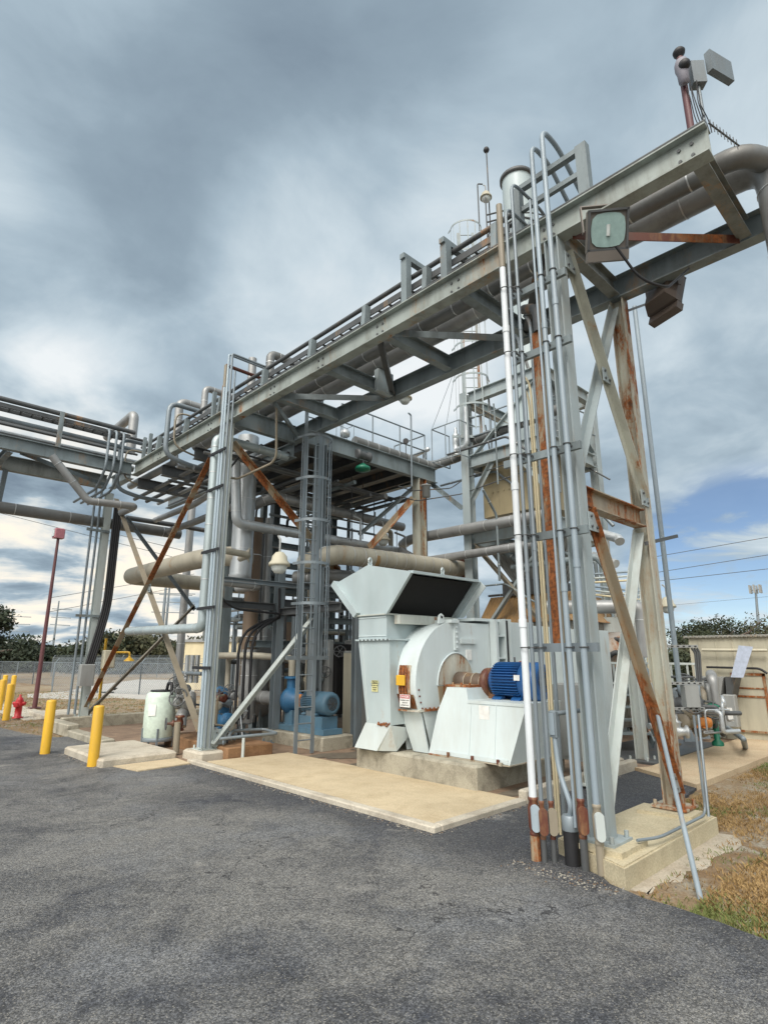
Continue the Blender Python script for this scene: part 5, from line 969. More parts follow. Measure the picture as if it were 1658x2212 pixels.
# ------------------------------------------------------------------ pumps under the platform
one('pump_plinth', MB().bbox((6.72, 8.55, .01), (7.45, 10.5, .24), .02), PLINTH, 'stained concrete plinth under the blue pump set', 'plinth')
def cover(t, c, d): pass
motor('faded blue motor of the pump set behind the ladder', (7.08, 9.15, .78), (0, -1, 0), .21, .85, BLUED)
t = Thing('pump', 'bright blue centrifugal pump with orange guard behind the ladder', 'pump'); m = MB(); m.lathe([(.08, -.28), (.15, -.25), (.17, -.1), (.24, -.04), (.26, .06), (.2, .12), (.09, .2)], (7.08, 10.0, .78), (0, 1, 0), 24); m.cyl((7.08, 10.06, .9), (7.08, 10.06, 1.2), .09); m.cyl((7.08, 10.06, 1.2), (7.08, 10.06, 1.24), .15); m.cyl((7.08, 10.15, .78), (7.08, 10.3, .78), .13); t.p('volute', m, BLUE2)
m = MB(); m.tube([(7.08, 9.62, .78), (7.08, 9.82, .78)], .13, 16); t.p('coupling_guard', m, ORANGE); m = MB(); m.box((6.86, 8.7, .245), (7.3, 10.35, .34)); m.box((6.9, 8.8, .34), (7.26, 9.5, .55)); m.box((6.98, 9.85, .34), (7.18, 10.1, .6)); t.p('base_frame', m, BLUED); t.done()
pipe('fat grey suction pipe left of the blue pump', [(7.08, 10.32, .78), (7.08, 11.6, .78), (7.1, 11.9, .78), (7.1, 11.9, 2.0)], .14, INSUL, fil=.2, band=.4)
pipe('discharge pipe rising from the blue pump and turning left', [(7.08, 10.06, 1.25), (7.08, 10.06, 1.6), (6.7, 10.9, 1.65), (6.5, 12.4, 1.65)], .07, INSULB, fil=.12)
t = Thing('skid_curb', 'rust stained concrete curb of the small pump skid', 'plinth'); t.p('curb', MB().bbox((5.08, 8.92, .01), (5.95, 11.3, .2), .02), RUSTCONC); t.done()
t = Thing('pump', 'small blue pump with orange coupling guard on the left skid', 'pump'); c = V((6.0, 11.0, .85)); m = MB(); m.lathe([(.06, -.25), (.14, -.22), (.15, -.02), (.2, .02), (.21, .1), (.08, .16)], c, (-.3, -1, 0), 20); m.box((c.x - .12, c.y - .3, .3), (c.x + .1, c.y + .2, .7)); t.p('volute', m, BLUE2); t.p('coupling_guard', MB().lathe([(.14, 0), (.17, .02), (.17, .2), (.14, .22)], c + V((.05, .2, 0)), (.3, 1, 0), 18), ORANGE); t.p('driver', MB().lathe([(.14, 0), (.16, .02), (.16, .4), (.1, .44)], c + V((.13, .45, 0)), (.3, 1, 0), 18), BLUE2); t.done()
t = Thing('pump', 'compact blue pump with fittings low on the skid', 'pump'); c = V((5.55, 9.9, .5)); m = MB(); m.lathe([(.05, -.2), (.1, -.18), (.11, -.02), (.15, .02), (.15, .1), (.06, .14)], c, (.2, -1, 0), 18); m.box((c.x - .08, c.y - .2, .2), (c.x + .08, c.y + .15, .42)); t.p('casing', m, BLUE2); t.p('driver', MB().lathe([(.1, 0), (.11, .02), (.11, .3), (.07, .33)], c + V((-.02, .15, 0)), (-.1, 1, 0), 16), BLUE2); t.done()
pipe('bent grey drain pipe in front of the small pump skid', [(4.98, 9.0, .34), (5.5, 8.86, .36), (5.95, 8.8, .36), (6.0, 9.3, .38), (5.4, 9.35, .4), (5.2, 9.1, .36)], .026, GALV, fil=.08, seg=8)
pipe('short white post in front of the rusty curb', [(5.32, 8.84, .0), (5.32, 8.84, .34)], .03, STEEL_W, seg=4, name='post', cat='post')
for k in range(6):
    x0_ = 5.1 + .13 * k; pipe('%s tube of the tangle on the pump skid' % ['first', 'second', 'third', 'fourth', 'fifth', 'sixth'][k], [(x0_, 9.1 + .1 * k, .24), (x0_ + .1, 9.3 + .12 * k, .35 + .06 * k), (x0_ + .3, 9.9, .4 + .05 * k), (x0_ + .35, 10.4, .3)], .018, [GALV, BLACK, CTAN, GALV, BLACK, INSULW][k], fil=.08, seg=7, name='tube', cat='tube', group='tubes on the pump skid')
for k in range(3):
    x0_ = 5.75 + .14 * k; pipe(['left', 'middle', 'right'][k] + ' black hose arching up from the skid', [(x0_, 9.9, .5), (x0_ + .02, 9.95, 2.05 + .02 * k), (x0_ + .75, 10.15, 2.35 + .03 * k), (6.75, 10.1, 2.4), (6.72, 10.1, 3.0)], .028, BLACK, fil=.45, seg=8, name='hose', cat='hose', group='black hoses arching behind the diagonal brace')
pipe('black cable sagging from the mid column to the dark frame', [A(472, 1280, Y=9.8), A(485, 1300, Y=9.8), A(510, 1316, Y=9.9), A(640, 1330, Y=10.1)], .022, BLACK, fil=.3, seg=7, name='cable', cat='cable')
pipe('red brown steel post by the grey door', [A(471, 1560, D=14.5), A(480, 1420, D=14.5)], .05, BROWN, seg=6, name='post', cat='post')
for k, (u, v) in enumerate(((383, 1490), (397, 1488))): valve(['left', 'right'][k] + ' handwheel valve on the manifold left of the mid column', A(u, v, D=11.8), (0, 1, 0), .9, up=(-.5, -.5, .7))
valve('stout valve in front of the tan brace foot', A(398, 1518, D=11.2), (0, 1, 0), 1.3, up=(-.6, -.6, .3)); valve('small valve on the rusty riser by the tank', A(388, 1562, D=10.6), Z3, .8, mat=BROWN, up=(-.7, .2, 0))
pipe('insulated manifold body left of the mid column', [A(412, 1500, D=11.6), A(412, 1535, D=11.4), A(392, 1540, D=11.0), A(390, 1570, D=10.9)], .1, INSUL, fil=.15)
pipe('rusty tan riser beside the white tank', [A(380, 1628, D=10.5), A(384, 1560, D=10.5)], .055, CTAN, seg=12)
for k in range(3): vp(['left', 'middle', 'right'][k] + ' of three silver capped pipes behind the manifold', 404 + 11 * k, 1440, 1415, 1475, 16, .062, INSULW, band=.3, group='three silver pipes behind the manifold')
# misc verticals and cross lines, filling the depth behind the ladder
rnd = random.Random(3)
mm = [INSUL, INSULD, STEEL, DARKST, GALV, INSULB, STEEL_L]
W10 = ['leftmost', 'second', 'third', 'fourth', 'fifth', 'sixth', 'seventh', 'eighth', 'ninth', 'tenth', 'eleventh', 'twelfth', 'thirteenth', 'rightmost']
for k in range(14):
    u = 565 + k * 17 + rnd.uniform(-4, 4); D = rnd.uniform(13, 17); vt = rnd.uniform(1180, 1330); vb = rnd.uniform(1450, 1560)
    vp('%s upright line of the dense piping behind the ladder' % W10[k], u, 1400, vt, vb, D, rnd.choice([.03, .045, .07, .03]), mm[k % 7], band=.8, seg=10, group='upright lines behind the ladder')
for k in range(10):
    z = [1.15, 1.5, 1.75, 2.05, 2.3, 2.6, 3.0, 3.3, .8, 3.7][k]; y = 12.4 + .35 * (k % 4); x0_ = 6.6 + rnd.uniform(0, 1.5); x1_ = 11 + rnd.uniform(-1, 2)
    pipe('%s level line of the dense piping behind the ladder' % W10[k], [(x0_, y, z), (x1_, y, z), (x1_, y - .3, z - .4 * (k % 2) - .1)], rnd.choice([.035, .05, .08]), mm[(k + 2) % 7], fil=.1, band=.7, seg=10, group='level lines behind the ladder')
for k in range(5):
    q = A(640 + 32 * k, 1420 + 22 * (k % 3), D=13.5); valve('%s of the handwheels in the dense piping' % W10[k], q, (1, 0, 0), 1.1, mat=mm[k], up=(-.6, -.6, .4))
t = Thing('heat_exchanger', 'pale horizontal vessel on saddles deep behind the diagonal brace', 'vessel'); c0 = A(600, 1478, D=14); t.p('shell', MB().lathe([(.05, -.62), (.2, -.55), (.26, -.45), (.26, .45), (.2, .55), (.05, .62)], c0, (.7, -.7, 0), 22), INSULB); m = MB()
for s_ in (-1, 1): m.box((c0.x + .2 * s_ - .1, c0.y - .2 * s_ - .1, .02), (c0.x + .2 * s_ + .1, c0.y - .2 * s_ + .1, c0.z - .2))
t.ps('saddle', m, STEEL); t.done()
t = Thing('machine_cabinet', 'dark rusty cabinet with open workings right of the ladder', 'cabinet'); q = A(745, 1560, Z=.1); m = MB(); m.bbox((8.3, 10.4, .05), (8.45, 11.0, 2.0), .02); m.bbox((8.9, 9.9, .05), (9.3, 10.6, 2.0), .02); t.p('panel', m, GREYBOX); t.p('dark_interior', MB().box((8.46, 10.3, .4), (9.0, 10.9, 1.9)), VOID_SHADE); t.done()
t = Thing('wall_panel', 'tall plain grey cabinet left of the intake duct', 'cabinet'); m = MB(); m.bbox((8.25, 9.35, .03), (8.9, 9.85, 1.75), .02); t.p('casing', m, GREYBOX); m = MB(); m.box((8.23, 9.4, .1), (8.248, 9.8, 1.7)); t.p('door', m, SHED); t.done()
# ------------------------------------------------------------------ tank, bollards, hydrant, shower, lamp post
t = Thing('chemical_tank', 'pale white plastic tank on a metal stand left of the mid column', 'tank'); c = A(345, 1545, D=11.4); x, y = c.x, c.y; zb = A(345, 1593, D=11.4).z; zt = A(345, 1494, D=11.4).z
t.p('shell', MB().lathe([(.25, 0), (.275, .03), (.277, (zt - zb) * .5), (.272, (zt - zb) - .1), (.25, (zt - zb) - .03), (.2, zt - zb)], (x, y, zb), Z3, 32), POLY)
m = MB(); m.lathe([(.19, 0), (.2, .01), (.2, .03), (.02, .04)], (x, y, zt), Z3, 24); m.tube([(x + .05, y - .1, zt + .03), (x + .05, y - .15, zt + .16), (x + .05, y - .3, zt + .16), (x + .05, y - .32, zt - .05)], .03, 8, .05); t.p('lid', m, BLACK)
m = MB(); m.lathe([(.28, 0), (.285, .01), (.285, .06), (.28, .065)], (x, y, zb - .05), Z3, 30); 
for k in range(5): a = 2 * math.pi * k / 5 + .5; m.bar((x + .28 * math.cos(a), y + .28 * math.sin(a), .02), (x + .28 * math.cos(a), y + .28 * math.sin(a), zb + .18), .03, .03, V((1, 0, 0)))
t.p('stand', m, GALV); m = MB(); d = V((-.72, -.69, 0)); s_ = V((.69, -.72, 0)); q = V((x, y, zb + (zt - zb) * .62)) + d * .283 - s_ * .03
m.hexa([q - s_ * .07 - Z3 * .1, q + s_ * .07 - Z3 * .1, q + s_ * .07 - Z3 * .1 + d * .004, q - s_ * .07 - Z3 * .1 + d * .004, q - s_ * .07 + Z3 * .1, q + s_ * .07 + Z3 * .1, q + s_ * .07 + Z3 * .1 + d * .004, q - s_ * .07 + Z3 * .1 + d * .004]); t.p('label_sheet', m, WHITE); t.done()
def bollard(label, x, y, h=.9, r=.08, rot=0, redcap=False):
    m = MB(); m.lathe([(r, 0), (r, h - .03), (r * .93, h - .012), (r * .55, h), (.001, h + .004)], (x, y, -.01), Z3, 28); o = one('bollard', m, [YEL], label, 'bollard', 'yellow bollards along the road')
bollard('yellow bollard nearest the camera by the raised pad', 3.39, 9.98); bollard('second yellow bollard, just left of the nearest one', 3.19, 11.79)
for k, (u, v, lb) in enumerate(((13, 1555, 'yellow bollard left of the red hydrant'), (5, 1512, 'farther yellow bollard at the left picture edge'), (-2, 1534, 'yellow bollard cut by the left picture edge'), (24, 1513, 'yellow bollard with a red top patch behind the hydrant'))): g = A(u, v, Z=0.0); bollard(lb, g.x, g.y, .93, .085)
g = A(38, 1551, Z=0); x, y = g.x, g.y; t = Thing('fire_hydrant', 'red fire hydrant on a concrete apron at left', 'hydrant')
t.p('barrel', MB().lathe([(.13, 0), (.13, .03), (.085, .04), (.085, .3), (.12, .32), (.12, .35), (.1, .37), (.1, .45), (.07, .52), (.03, .55), (.03, .6), (.015, .61)], (x, y, 0), Z3, 20), RED)
m = MB(); s_ = V((.69, -.72, 0)); 
for a in (-1, 1): m.cyl(V((x, y, .38)) + s_ * .06 * a, V((x, y, .38)) + s_ * .17 * a, .045, seg=12)
m.cyl(V((x, y, .34)), V((x, y, .34)) + V((-.72, -.69, 0)) * .16, .06, seg=14); t.p('nozzle', m, RED); t.done()
mb = MB(); mb.bbox((4.35, 18.2, -.04), (5.4, 24.6, .0), .01); one('concrete_apron', mb, KERB, 'pale concrete apron around the hydrant and lamp post', kind='structure')
m = MB(); m.bbox((4.75, 18.0, 0), (5.9, 19.6, .1), .02); one('vault_cover', m, KERB, 'low square concrete vault cover near the lamp post', 'vault cover')
t = Thing('lamp_post', 'maroon pole with a pink square floodlight, leaning at left', 'lamp post'); g = A(75, 1530, Z=0); x, y = g.x, g.y; tp = A(121, 1163, D=g.dot(_F))
t.p('pole', MB().tube([(x, y, 0), (x, y, tp.z)], [.075, .045], 14), MAROON); t.p('base_plate', MB().box((x - .16, y - .16, 0), (x + .16, y + .16, .03)), MAROON)
m = MB(); h0 = V((x, y, tp.z)); m.bbox((x - .16, y - .16, tp.z), (x + .16, y + .16, tp.z + .34), .03); t.p('lamp_head', m, plain('lamp_head_pink', (.34, .13, .15), .5)); m = MB(); m.box((x - .185, y - .12, tp.z + .05), (x - .161, y + .12, tp.z + .28)); t.p('lamp_glass', m, GLASSW); t.done()
t = Thing('emergency_shower', 'yellow safety shower with arm and bell head behind the bollards', 'shower'); c = A(222, 1450, D=15.2); x, y = c.x, c.y; za = A(222, 1409, D=15.2).z; s_ = V((.69, -.72, 0))
t.p('pole', MB().tube([(x, y, -.02), (x, y, za + .35)], .035, 10), YEL); q = V((x, y, za)); e = q + s_ * .66; t.p('arm', MB().tube([q, e, e - Z3 * .12], .025, 8, .06), YEL)
t.p('shower_head', MB().lathe([(.13, 0), (.125, .02), (.07, .07), (.03, .1), (.02, .14)], e - Z3 * .22, Z3, 18), YEL); t.p('eyewash_bowl', MB().lathe([(.02, 0), (.07, .04), (.08, .06)], V((x, y, .8)) + s_ * .35, Z3, 14), GALV); t.p('eyewash_arm', MB().tube([V((x, y, .75)), V((x, y, .75)) + s_ * .35], .02, 6), GALV); t.done()
# ------------------------------------------------------------------ fence
def fmat():
    m = bpy.data.materials.new('chain_link'); m.use_nodes = True; t = m.node_tree; t.nodes.clear(); b = N(t, 'ShaderNodeBsdfPrincipled', Roughness=.5, Metallic=.3); b.inputs['Base Color'].default_value = (.30, .34, .37, 1)
    tr = N(t, 'ShaderNodeBsdfTransparent'); g = N(t, 'ShaderNodeTexCoord'); 
    def stripes(rot):
        mp = N(t, 'ShaderNodeMapping'); mp.inputs['Rotation'].default_value = (0, 0, rot); t.links.new(g.outputs['UV'], mp.inputs[0]); s_ = N(t, 'ShaderNodeSeparateXYZ'); t.links.new(mp.outputs[0], s_.inputs[0])
        fr = math_(t, 'FRACT', math_(t, 'MULTIPLY', s_.outputs[0], 12.0)); return math_(t, 'LESS_THAN', fr, .15)
    f = math_(t, 'MAXIMUM', stripes(R(45)), stripes(R(-45))); mx_ = N(t, 'ShaderNodeMixShader'); t.links.new(f, mx_.inputs[0]); t.links.new(tr.outputs[0], mx_.inputs[1]); t.links.new(b.outputs[0], mx_.inputs[2]); o = N(t, 'ShaderNodeOutputMaterial'); t.links.new(mx_.outputs[0], o.inputs[0]); return m
CHAIN = fmat()
def fence(label, pts, h, step=2.6, barb=True):
    t = Thing('chain_link_fence', label, 'fence', 'chain link fences'); posts = MB(); rails = MB(); fab = MB(); barbs = MB(); uvs = []
    for (p, q) in zip(pts[:-1], pts[1:]):
        p, q = V(p), V(q); L = (q - p).length; n_ = max(1, round(L / step)); nr = V((q.y - p.y, p.x - q.x, 0)).normalized()
        for k in range(n_ + 1):
            c = p.lerp(q, k / n_); posts.tube([c, c + Z3 * h], .03, 8)
            if barb: posts.bar(c + Z3 * h, c + Z3 * (h + .22) - nr * .2, .025, .025)
        rails.tube([p + Z3 * h, q + Z3 * h], .02, 6)
        if barb:
            for j in range(3): barbs.tube([p + Z3 * (h + .08 + .06 * j) - nr * (.07 + .06 * j), q + Z3 * (h + .08 + .06 * j) - nr * (.07 + .06 * j)], .006, 4)
        fab.add([p + Z3 * .03, q + Z3 * .03, q + Z3 * h, p + Z3 * h], [(0, 1, 2, 3)]); uvs += [(0, 0), (L, 0), (L, h), (0, h)]
    t.ps('post', posts, GALV); t.p('rail', rails, GALV); hf = t.p('fabric', fab, CHAIN)
    if barb: t.p('barbed_wire', barbs, GALV)
    t.done(); uv = hf[6].data.uv_layers.new(name='UVMap')
    for k, u_ in enumerate(uvs): uv.data[k].uv = u_
G_ = lambda u, v: A(u, v, Z=-.03)
fence('chain link fence with barbed wire across the left background', [G_(112, 1495), G_(210, 1498), G_(300, 1501), G_(372, 1503), G_(470, 1506)], 1.35)
fence('lower blue grey fence far left beyond the dry field', [G_(-60, 1468), G_(0, 1473), G_(70, 1478), G_(112, 1482)], 1.3, barb=False)
fence('far fence line in front of the dark trees', [G_(110, 1462), G_(260, 1463), G_(420, 1465)], 1.5, step=4, barb=True)
GRAVEL = concrete('gravel_pale', (.46, .44, .40), .3, (.3, .27, .22), 2.0)
mb = MB(); mb.prism([tuple(G_(60, 1507)), tuple(G_(150, 1511)), tuple(G_(250, 1508)), tuple(G_(330, 1512)), tuple(G_(420, 1512)), tuple(G_(420, 1470)), tuple(G_(300, 1468)), tuple(G_(210, 1480)), tuple(G_(140, 1494)), tuple(G_(60, 1500))], (0, 0, .012)); one('gravel_strip', mb, GRAVEL, 'pale gravel yard inside the fence', kind='structure')
mb = MB(); rs_ = random.Random(4); pl = [A(u, v, Z=-.0295) for u, v in ((1338, 1912), (1400, 1880), (1480, 1838), (1545, 1800), (1590, 1806), (1600, 1830), (1545, 1850), (1530, 1878), (1480, 1880), (1468, 1905), (1425, 1908), (1400, 1932), (1370, 1925))]; pj = []
for k, p in enumerate(pl):
    q = pl[(k + 1) % len(pl)]
    for i in range(6): f = p.lerp(q, i / 6); j = .02 if k > 3 else .004; pj.append((f.x + rs_.uniform(-j, j), f.y + rs_.uniform(-j, j), f.z))
mb.prism(pj, (0, 0, .004)); one('sand_strip', mb, concrete('bare_sand', (.44, .39, .31), .4, (.25, .18, .11), 1.5), 'bare pale sand beside the footing', kind='structure')
# ------------------------------------------------------------------ utility poles and wires
def upole(label, u, vt, D, arms, lean=0, r=.16, name='utility_pole', w2=1.6):
    t = Thing(name, label, 'utility pole', 'tall power poles'); p = A(u, 1416, D=D); zt = A(829, vt, D=D).z
    t.p('pole', MB().tube([(p.x, p.y, -.03), (p.x, p.y, zt)], [r * 1.4, r * .7], 8), GALV); s_ = V((.69, -.72, 0))
    for va in arms: z = A(829, va, D=D).z; t.p('crossarm', MB().bar(V((p.x, p.y, z)) - s_ * w2 * .4, V((p.x, p.y, z - .2)) + s_ * w2, .14, .14), GALV)
    t.done(); return p
upole('leftmost tall pole with three side arms beyond the field', 14, 1315, 120, [1331, 1347, 1362], w2=4); upole('tall pole with three double arms beside the lamp post', 112, 1298, 105, [1315, 1333, 1349], w2=2.6)
upole('left one of the twin transmission poles behind the brace', 345, 1262, 95, [1281, 1300, 1322], w2=5, r=.28); upole('right one of the twin transmission poles behind the brace', 353, 1265, 97, [1284], w2=4, r=.22)
t = Thing('cell_tower', 'thin distant cell tower above the trees at right', 'tower'); p = A(1641, 1416, D=140); q = A(1631, 1278, D=140); z1 = q.z; t.p('mast', MB().tube([(p.x, p.y, 0), (q.x, q.y, z1)], [.45, .25], 8), GALV); m = MB()
for a in range(6): an = a * math.pi / 3; m.box((q.x + 1.2 * math.cos(an) - .2, q.y + 1.2 * math.sin(an) - .2, z1 - .4), (q.x + 1.2 * math.cos(an) + .2, q.y + 1.2 * math.sin(an) + .2, z1 + 1.6)); m.tube([(q.x, q.y, z1 + .4), (q.x + 1.2 * math.cos(an), q.y + 1.2 * math.sin(an), z1 + .4)], .08, 5)
t.p('antennas', m, GREYBOX); t.done()
def wire(label, pts, r=.025): pipe(label, pts, r, DARKST, seg=4, name='overhead_wire', cat='wire', group='overhead power wires')
for k, (v0, v1) in enumerate(((1101, 1195), (1116, 1215), (1292, 1240), (1322, 1262))):
    wire(['upper long wire crossing the left sky', 'second long wire crossing the left sky', 'third faint wire behind the left bracing', 'lowest faint wire behind the left bracing'][k], [A(0 if k < 2 else 105, v0 - (8 if k < 2 else 0), D=70), A(420, v1, D=60 + k * 10)], .03)
for k, (v0, v1) in enumerate(((1206, 1158), (1240, 1197), (1258, 1229), (1312, 1290))): wire(['top', 'second', 'third', 'faint lowest'][k] + ' wire crossing the blue gap at right', [A(1395, v0, D=60), A(1700, v1 - 5, D=52)], .028 if k < 3 else .012)
# ------------------------------------------------------------------ trees
def leafmat(name, c):
    m, t, b = newmat(name); n_ = noise(t, .9, 3); n2_ = noise(t, 8, 3); cc = mixc(t, ramp(t, n_, [(.35, 0.0), (.65, 1.0)]), tuple(x * .55 for x in c), tuple(x * 1.5 for x in c)); cc = mixc(t, ramp(t, n2_, [(.4, 0.0), (.7, .5)]), cc, (c[0] * 2.0, c[1] * 1.6, c[2] * 1.1)); t.links.new(cc, b.inputs['Base Color']); b.inputs['Roughness'].default_value = .75; return m
LEAF = [leafmat('foliage_dark', (.022, .034, .018)), leafmat('foliage_mid', (.035, .046, .022)), leafmat('foliage_olive', (.055, .06, .03))]
BARK = paint('bark', (.13, .10, .08), dirt=.5, rough=.9)
def tree(label, u, vt, D, rad, seed, lm, low=.1, nl=1700, ls=.16, squash=.85):
    rg = random.Random(seed); p = A(u, 1416, D=D); zt = A(829, vt, D=D).z; H = zt + .03; t = Thing('tree', label, 'tree', 'trees in the background')
    base = V((p.x, p.y, -.03)); m = MB(); limbs = []
    m.tube([base, base + V((rg.uniform(-.1, .1), 0, H * .35))], [rad * .09, rad * .06], 8); top = base + V((0, 0, H * .33))
    for k in range(7):
        a = 2 * math.pi * k / 7 + rg.uniform(-.3, .3); e = base + V((math.cos(a) * rad * rg.uniform(.45, .8), math.sin(a) * rad * rg.uniform(.45, .8), H * rg.uniform(.55, .85))); m.tube([top, top.lerp(e, .5) + V((0, 0, .1 * H)), e], [rad * .045, rad * .03, rad * .012], 6); limbs.append(e)
    t.p('trunk', m, BARK); m = MB(); cl = []
    for k in range(44):
        a = rg.uniform(0, 6.283); rr = rad * math.sqrt(rg.random()) * .9; f = rr / rad; zc_ = H * (low + (1 - low) * rg.uniform(.15, .93 - .3 * f * f)); cl.append((base + V((rr * math.cos(a), rr * math.sin(a), zc_)), rad * rg.uniform(.2, .36)))
    for k in range(nl):
        c, r_ = cl[k % len(cl)]; v = V((rg.gauss(0, 1), rg.gauss(0, 1), rg.gauss(0, 1))).normalized() * r_ * rg.random() ** .45 * rg.choice([1, 1, 1, 1.35]); v.z *= squash; q = c + v
        if q.z > zt: q.z = zt - rg.random() * .2
        if q.z < .05: continue
        a, b_ = V((rg.gauss(0, 1), rg.gauss(0, 1), rg.gauss(0, 1))).normalized(), V((rg.gauss(0, 1), rg.gauss(0, 1), rg.gauss(0, .6))).normalized(); s_ = ls * rg.uniform(.5, 1.2)
        m.add([q - a * s_, q + b_ * s_ * .6, q + a * s_, q - b_ * s_ * .6], [(0, 1, 2, 3)])
    t.p('crown', m, LEAF[lm]); t.done()
TL = [(-25, 1372, 60, 4.4, 0), (18, 1380, 64, 3.2, 1), (55, 1393, 66, 2.8, 0), (95, 1400, 70, 3.0, 2), (135, 1402, 70, 3.0, 1), (170, 1398, 66, 2.8, 0), (205, 1380, 62, 3.0, 1), (240, 1358, 58, 3.2, 0), (285, 1357, 58, 3.4, 2), (325, 1378, 62, 3.0, 0), (365, 1386, 64, 3.2, 1), (405, 1384, 66, 3.2, 0), (445, 1374, 70, 3.2, 2)]
TN = ['leftmost', 'second', 'third', 'fourth', 'fifth', 'sixth', 'seventh', 'eighth', 'ninth', 'tenth', 'eleventh', 'twelfth', 'thirteenth']
for k, (u, v, D, r_, lm) in enumerate(TL): tree('%s tree from the left in the far dark tree line' % TN[k], u, v, D, r_ * 1.25, 20 + k, lm, -.05, 6500, .22)
tree('dark oak branch mass cut by the left picture edge', -62, 1296, 40, 2.2, 77, 0, .35, 3000, .16)
for k, (u, v, D, r_, lm) in enumerate(((1500, 1348, 34, 1.6, 1), (1545, 1326, 36, 2.2, 0), (1590, 1318, 36, 2.2, 2), (1640, 1332, 38, 2.2, 0), (1470, 1390, 30, 1.5, 2), (1425, 1402, 26, 1.6, 1))): tree(['small bush left of the shed trees', 'tallest dark tree over the shed roof', 'olive tree right of the tallest one over the shed', 'tree at the right picture edge over the shed', 'olive shrub seen between pole and shed', 'shrub behind the white railing'][k], u, v, D, r_ * 1.15, 60 + k, lm, -.05, 9000, .10)
rs = random.Random(5)
for k in range(9):
    u = 570 + k * 34; tree('%s tree glimpsed through the piping' % TN[k], u, 1392 + rs.uniform(-6, 8), 46, 2.6, 90 + k, k % 3, -.05, 1500, .28)
# ------------------------------------------------------------------ buildings
t = Thing('cream_building', 'long low cream building with a pale roof edge behind the pipes', 'building'); p0 = A(398, 1416, D=30); bx0 = p0.x; by0 = p0.y; zt = A(500, 1387, D=30).z
dirx = V((.60, -.80, 0)); q0, q1 = V((bx0, by0, 0)), V((bx0, by0, 0)) + dirx * 19; nrm = V((.8, .6, 0))
m = MB(); m.prism([q0, q1, q1 + nrm * 8, q0 + nrm * 8], (0, 0, zt)); t.p('wall', m, CREAM); m = MB(); m.prism([q0 - nrm * .1 - dirx * .1 + Z3 * zt, q1 - nrm * .1 + Z3 * zt, q1 + nrm * 8 + Z3 * zt, q0 + nrm * 8 - dirx * .1 + Z3 * zt], (0, 0, .13)); t.p('roof_edge', m, INSUL)
for k, (a, b_, h_) in enumerate(((1.7, 3.1, 1.55), (10.2, 11.6, 1.65))):
    m = MB(); m.prism([q0 + dirx * a - nrm * .02, q0 + dirx * b_ - nrm * .02, q0 + dirx * b_ - nrm * .001, q0 + dirx * a - nrm * .001], (0, 0, h_)); t.p('door', m, GREYBOX)
t.done()
SX = 13.7
t = Thing('metal_shed', 'tan metal shed with corrugated roof edge at the right', 'shed'); yl = A(1488, 1400, X=SX).y; zr = A(1600, 1376, X=SX).z; m = MB(); m.box((SX, 0.0, .0), (SX + 5, yl, zr)); t.p('wall', m, SHED)
m = MB()
for k in range(14): y = .3 + k * .32; m.box((SX - .012, y, .0), (SX - .001, y + .02, zr - .1))
t.ps('wall_rib', m, SHED); m = MB()
for k in range(60): y = yl + .05 - k * .085; m.tube([(SX - .08, y, zr + .02), (SX + 5, y, zr + .08)], .028, 6)
m.box((SX - .05, 0, zr - .0), (SX - .002, yl + .03, zr + .02)); t.p('roof_sheet', m, CORRG)
m = MB(); d0, d1 = A(1590, 1500, X=SX).y, A(1652, 1500, X=SX).y; zt_, zb_ = A(1620, 1455, X=SX).z, A(1620, 1582, X=SX).z
hd = t.p('door', MB().box((SX - .03, d1, zb_), (SX - .013, d0, zt_)), SHED); m.box((SX - .05, d1 - .05, zt_ - .04), (SX - .031, d0 + .05, zt_ + .01)); m.box((SX - .045, d1, (zt_ + zb_) / 2 + .1), (SX - .031, d0, (zt_ + zb_) / 2 + .14)); m.box((SX - .045, d1, zt_ - .3), (SX - .031, d0, zt_ - .27)); m.box((SX - .05, d1 - .05, zb_), (SX - .031, d1, zt_)); m.box((SX - .045, d1, zb_), (SX - .031, d0, zb_ + .04)); t.p('door_frame', m, RUSTY, parent=hd); t.done()
pipe('pale pipe running along the shed wall under its roof', [A(1515, 1404, X=SX - .15), A(1656, 1405, X=SX - .15)], .03, SHED, seg=8); pipe('dark cable on the shed wall above the door', [A(1525, 1441, X=SX - .1), A(1640, 1444, X=SX - .1), A(1656, 1455, X=SX - .1)], .025, BLACK, fil=.1, seg=6, name='cable', cat='cable')
t = Thing('shed_hood', 'dark grey tapered chute fixed to the shed wall', 'chute'); a_ = lambda u, v: A(u, v, X=SX - .05)
m = MB(); P4 = [a_(1516, 1460), a_(1576, 1462), a_(1562, 1560), a_(1556, 1560)]; m.prism(P4[::-1], (-.45, 0, 0)); t.p('left_chute', m, DARKST if False else GREYBOX); m = MB(); m.prism([a_(1578, 1461), a_(1600, 1463), a_(1588, 1528), a_(1584, 1528)][::-1], (-.4, 0, 0)); t.p('right_chute', m, DARKST); t.done()
t = Thing('electric_box', 'grey disconnect box with white label on the shed wall', 'box'); m = MB(); ya_, yb2 = A(1562, 1520, X=SX - .4).y, A(1590, 1520, X=SX - .4).y; z0_, z1_ = A(1575, 1568, X=SX - .4).z, A(1575, 1500, X=SX - .4).z; m.bbox((SX - .5, yb2, z0_), (SX - .3, ya_, z1_), .02); t.p('enclosure', m, GREYBOX); t.p('label_sheet', MB().box((SX - .505, (ya_ + yb2) / 2 - .05, z0_ + .1), (SX - .501, (ya_ + yb2) / 2 + .05, z0_ + .35)), WHITE); t.done()
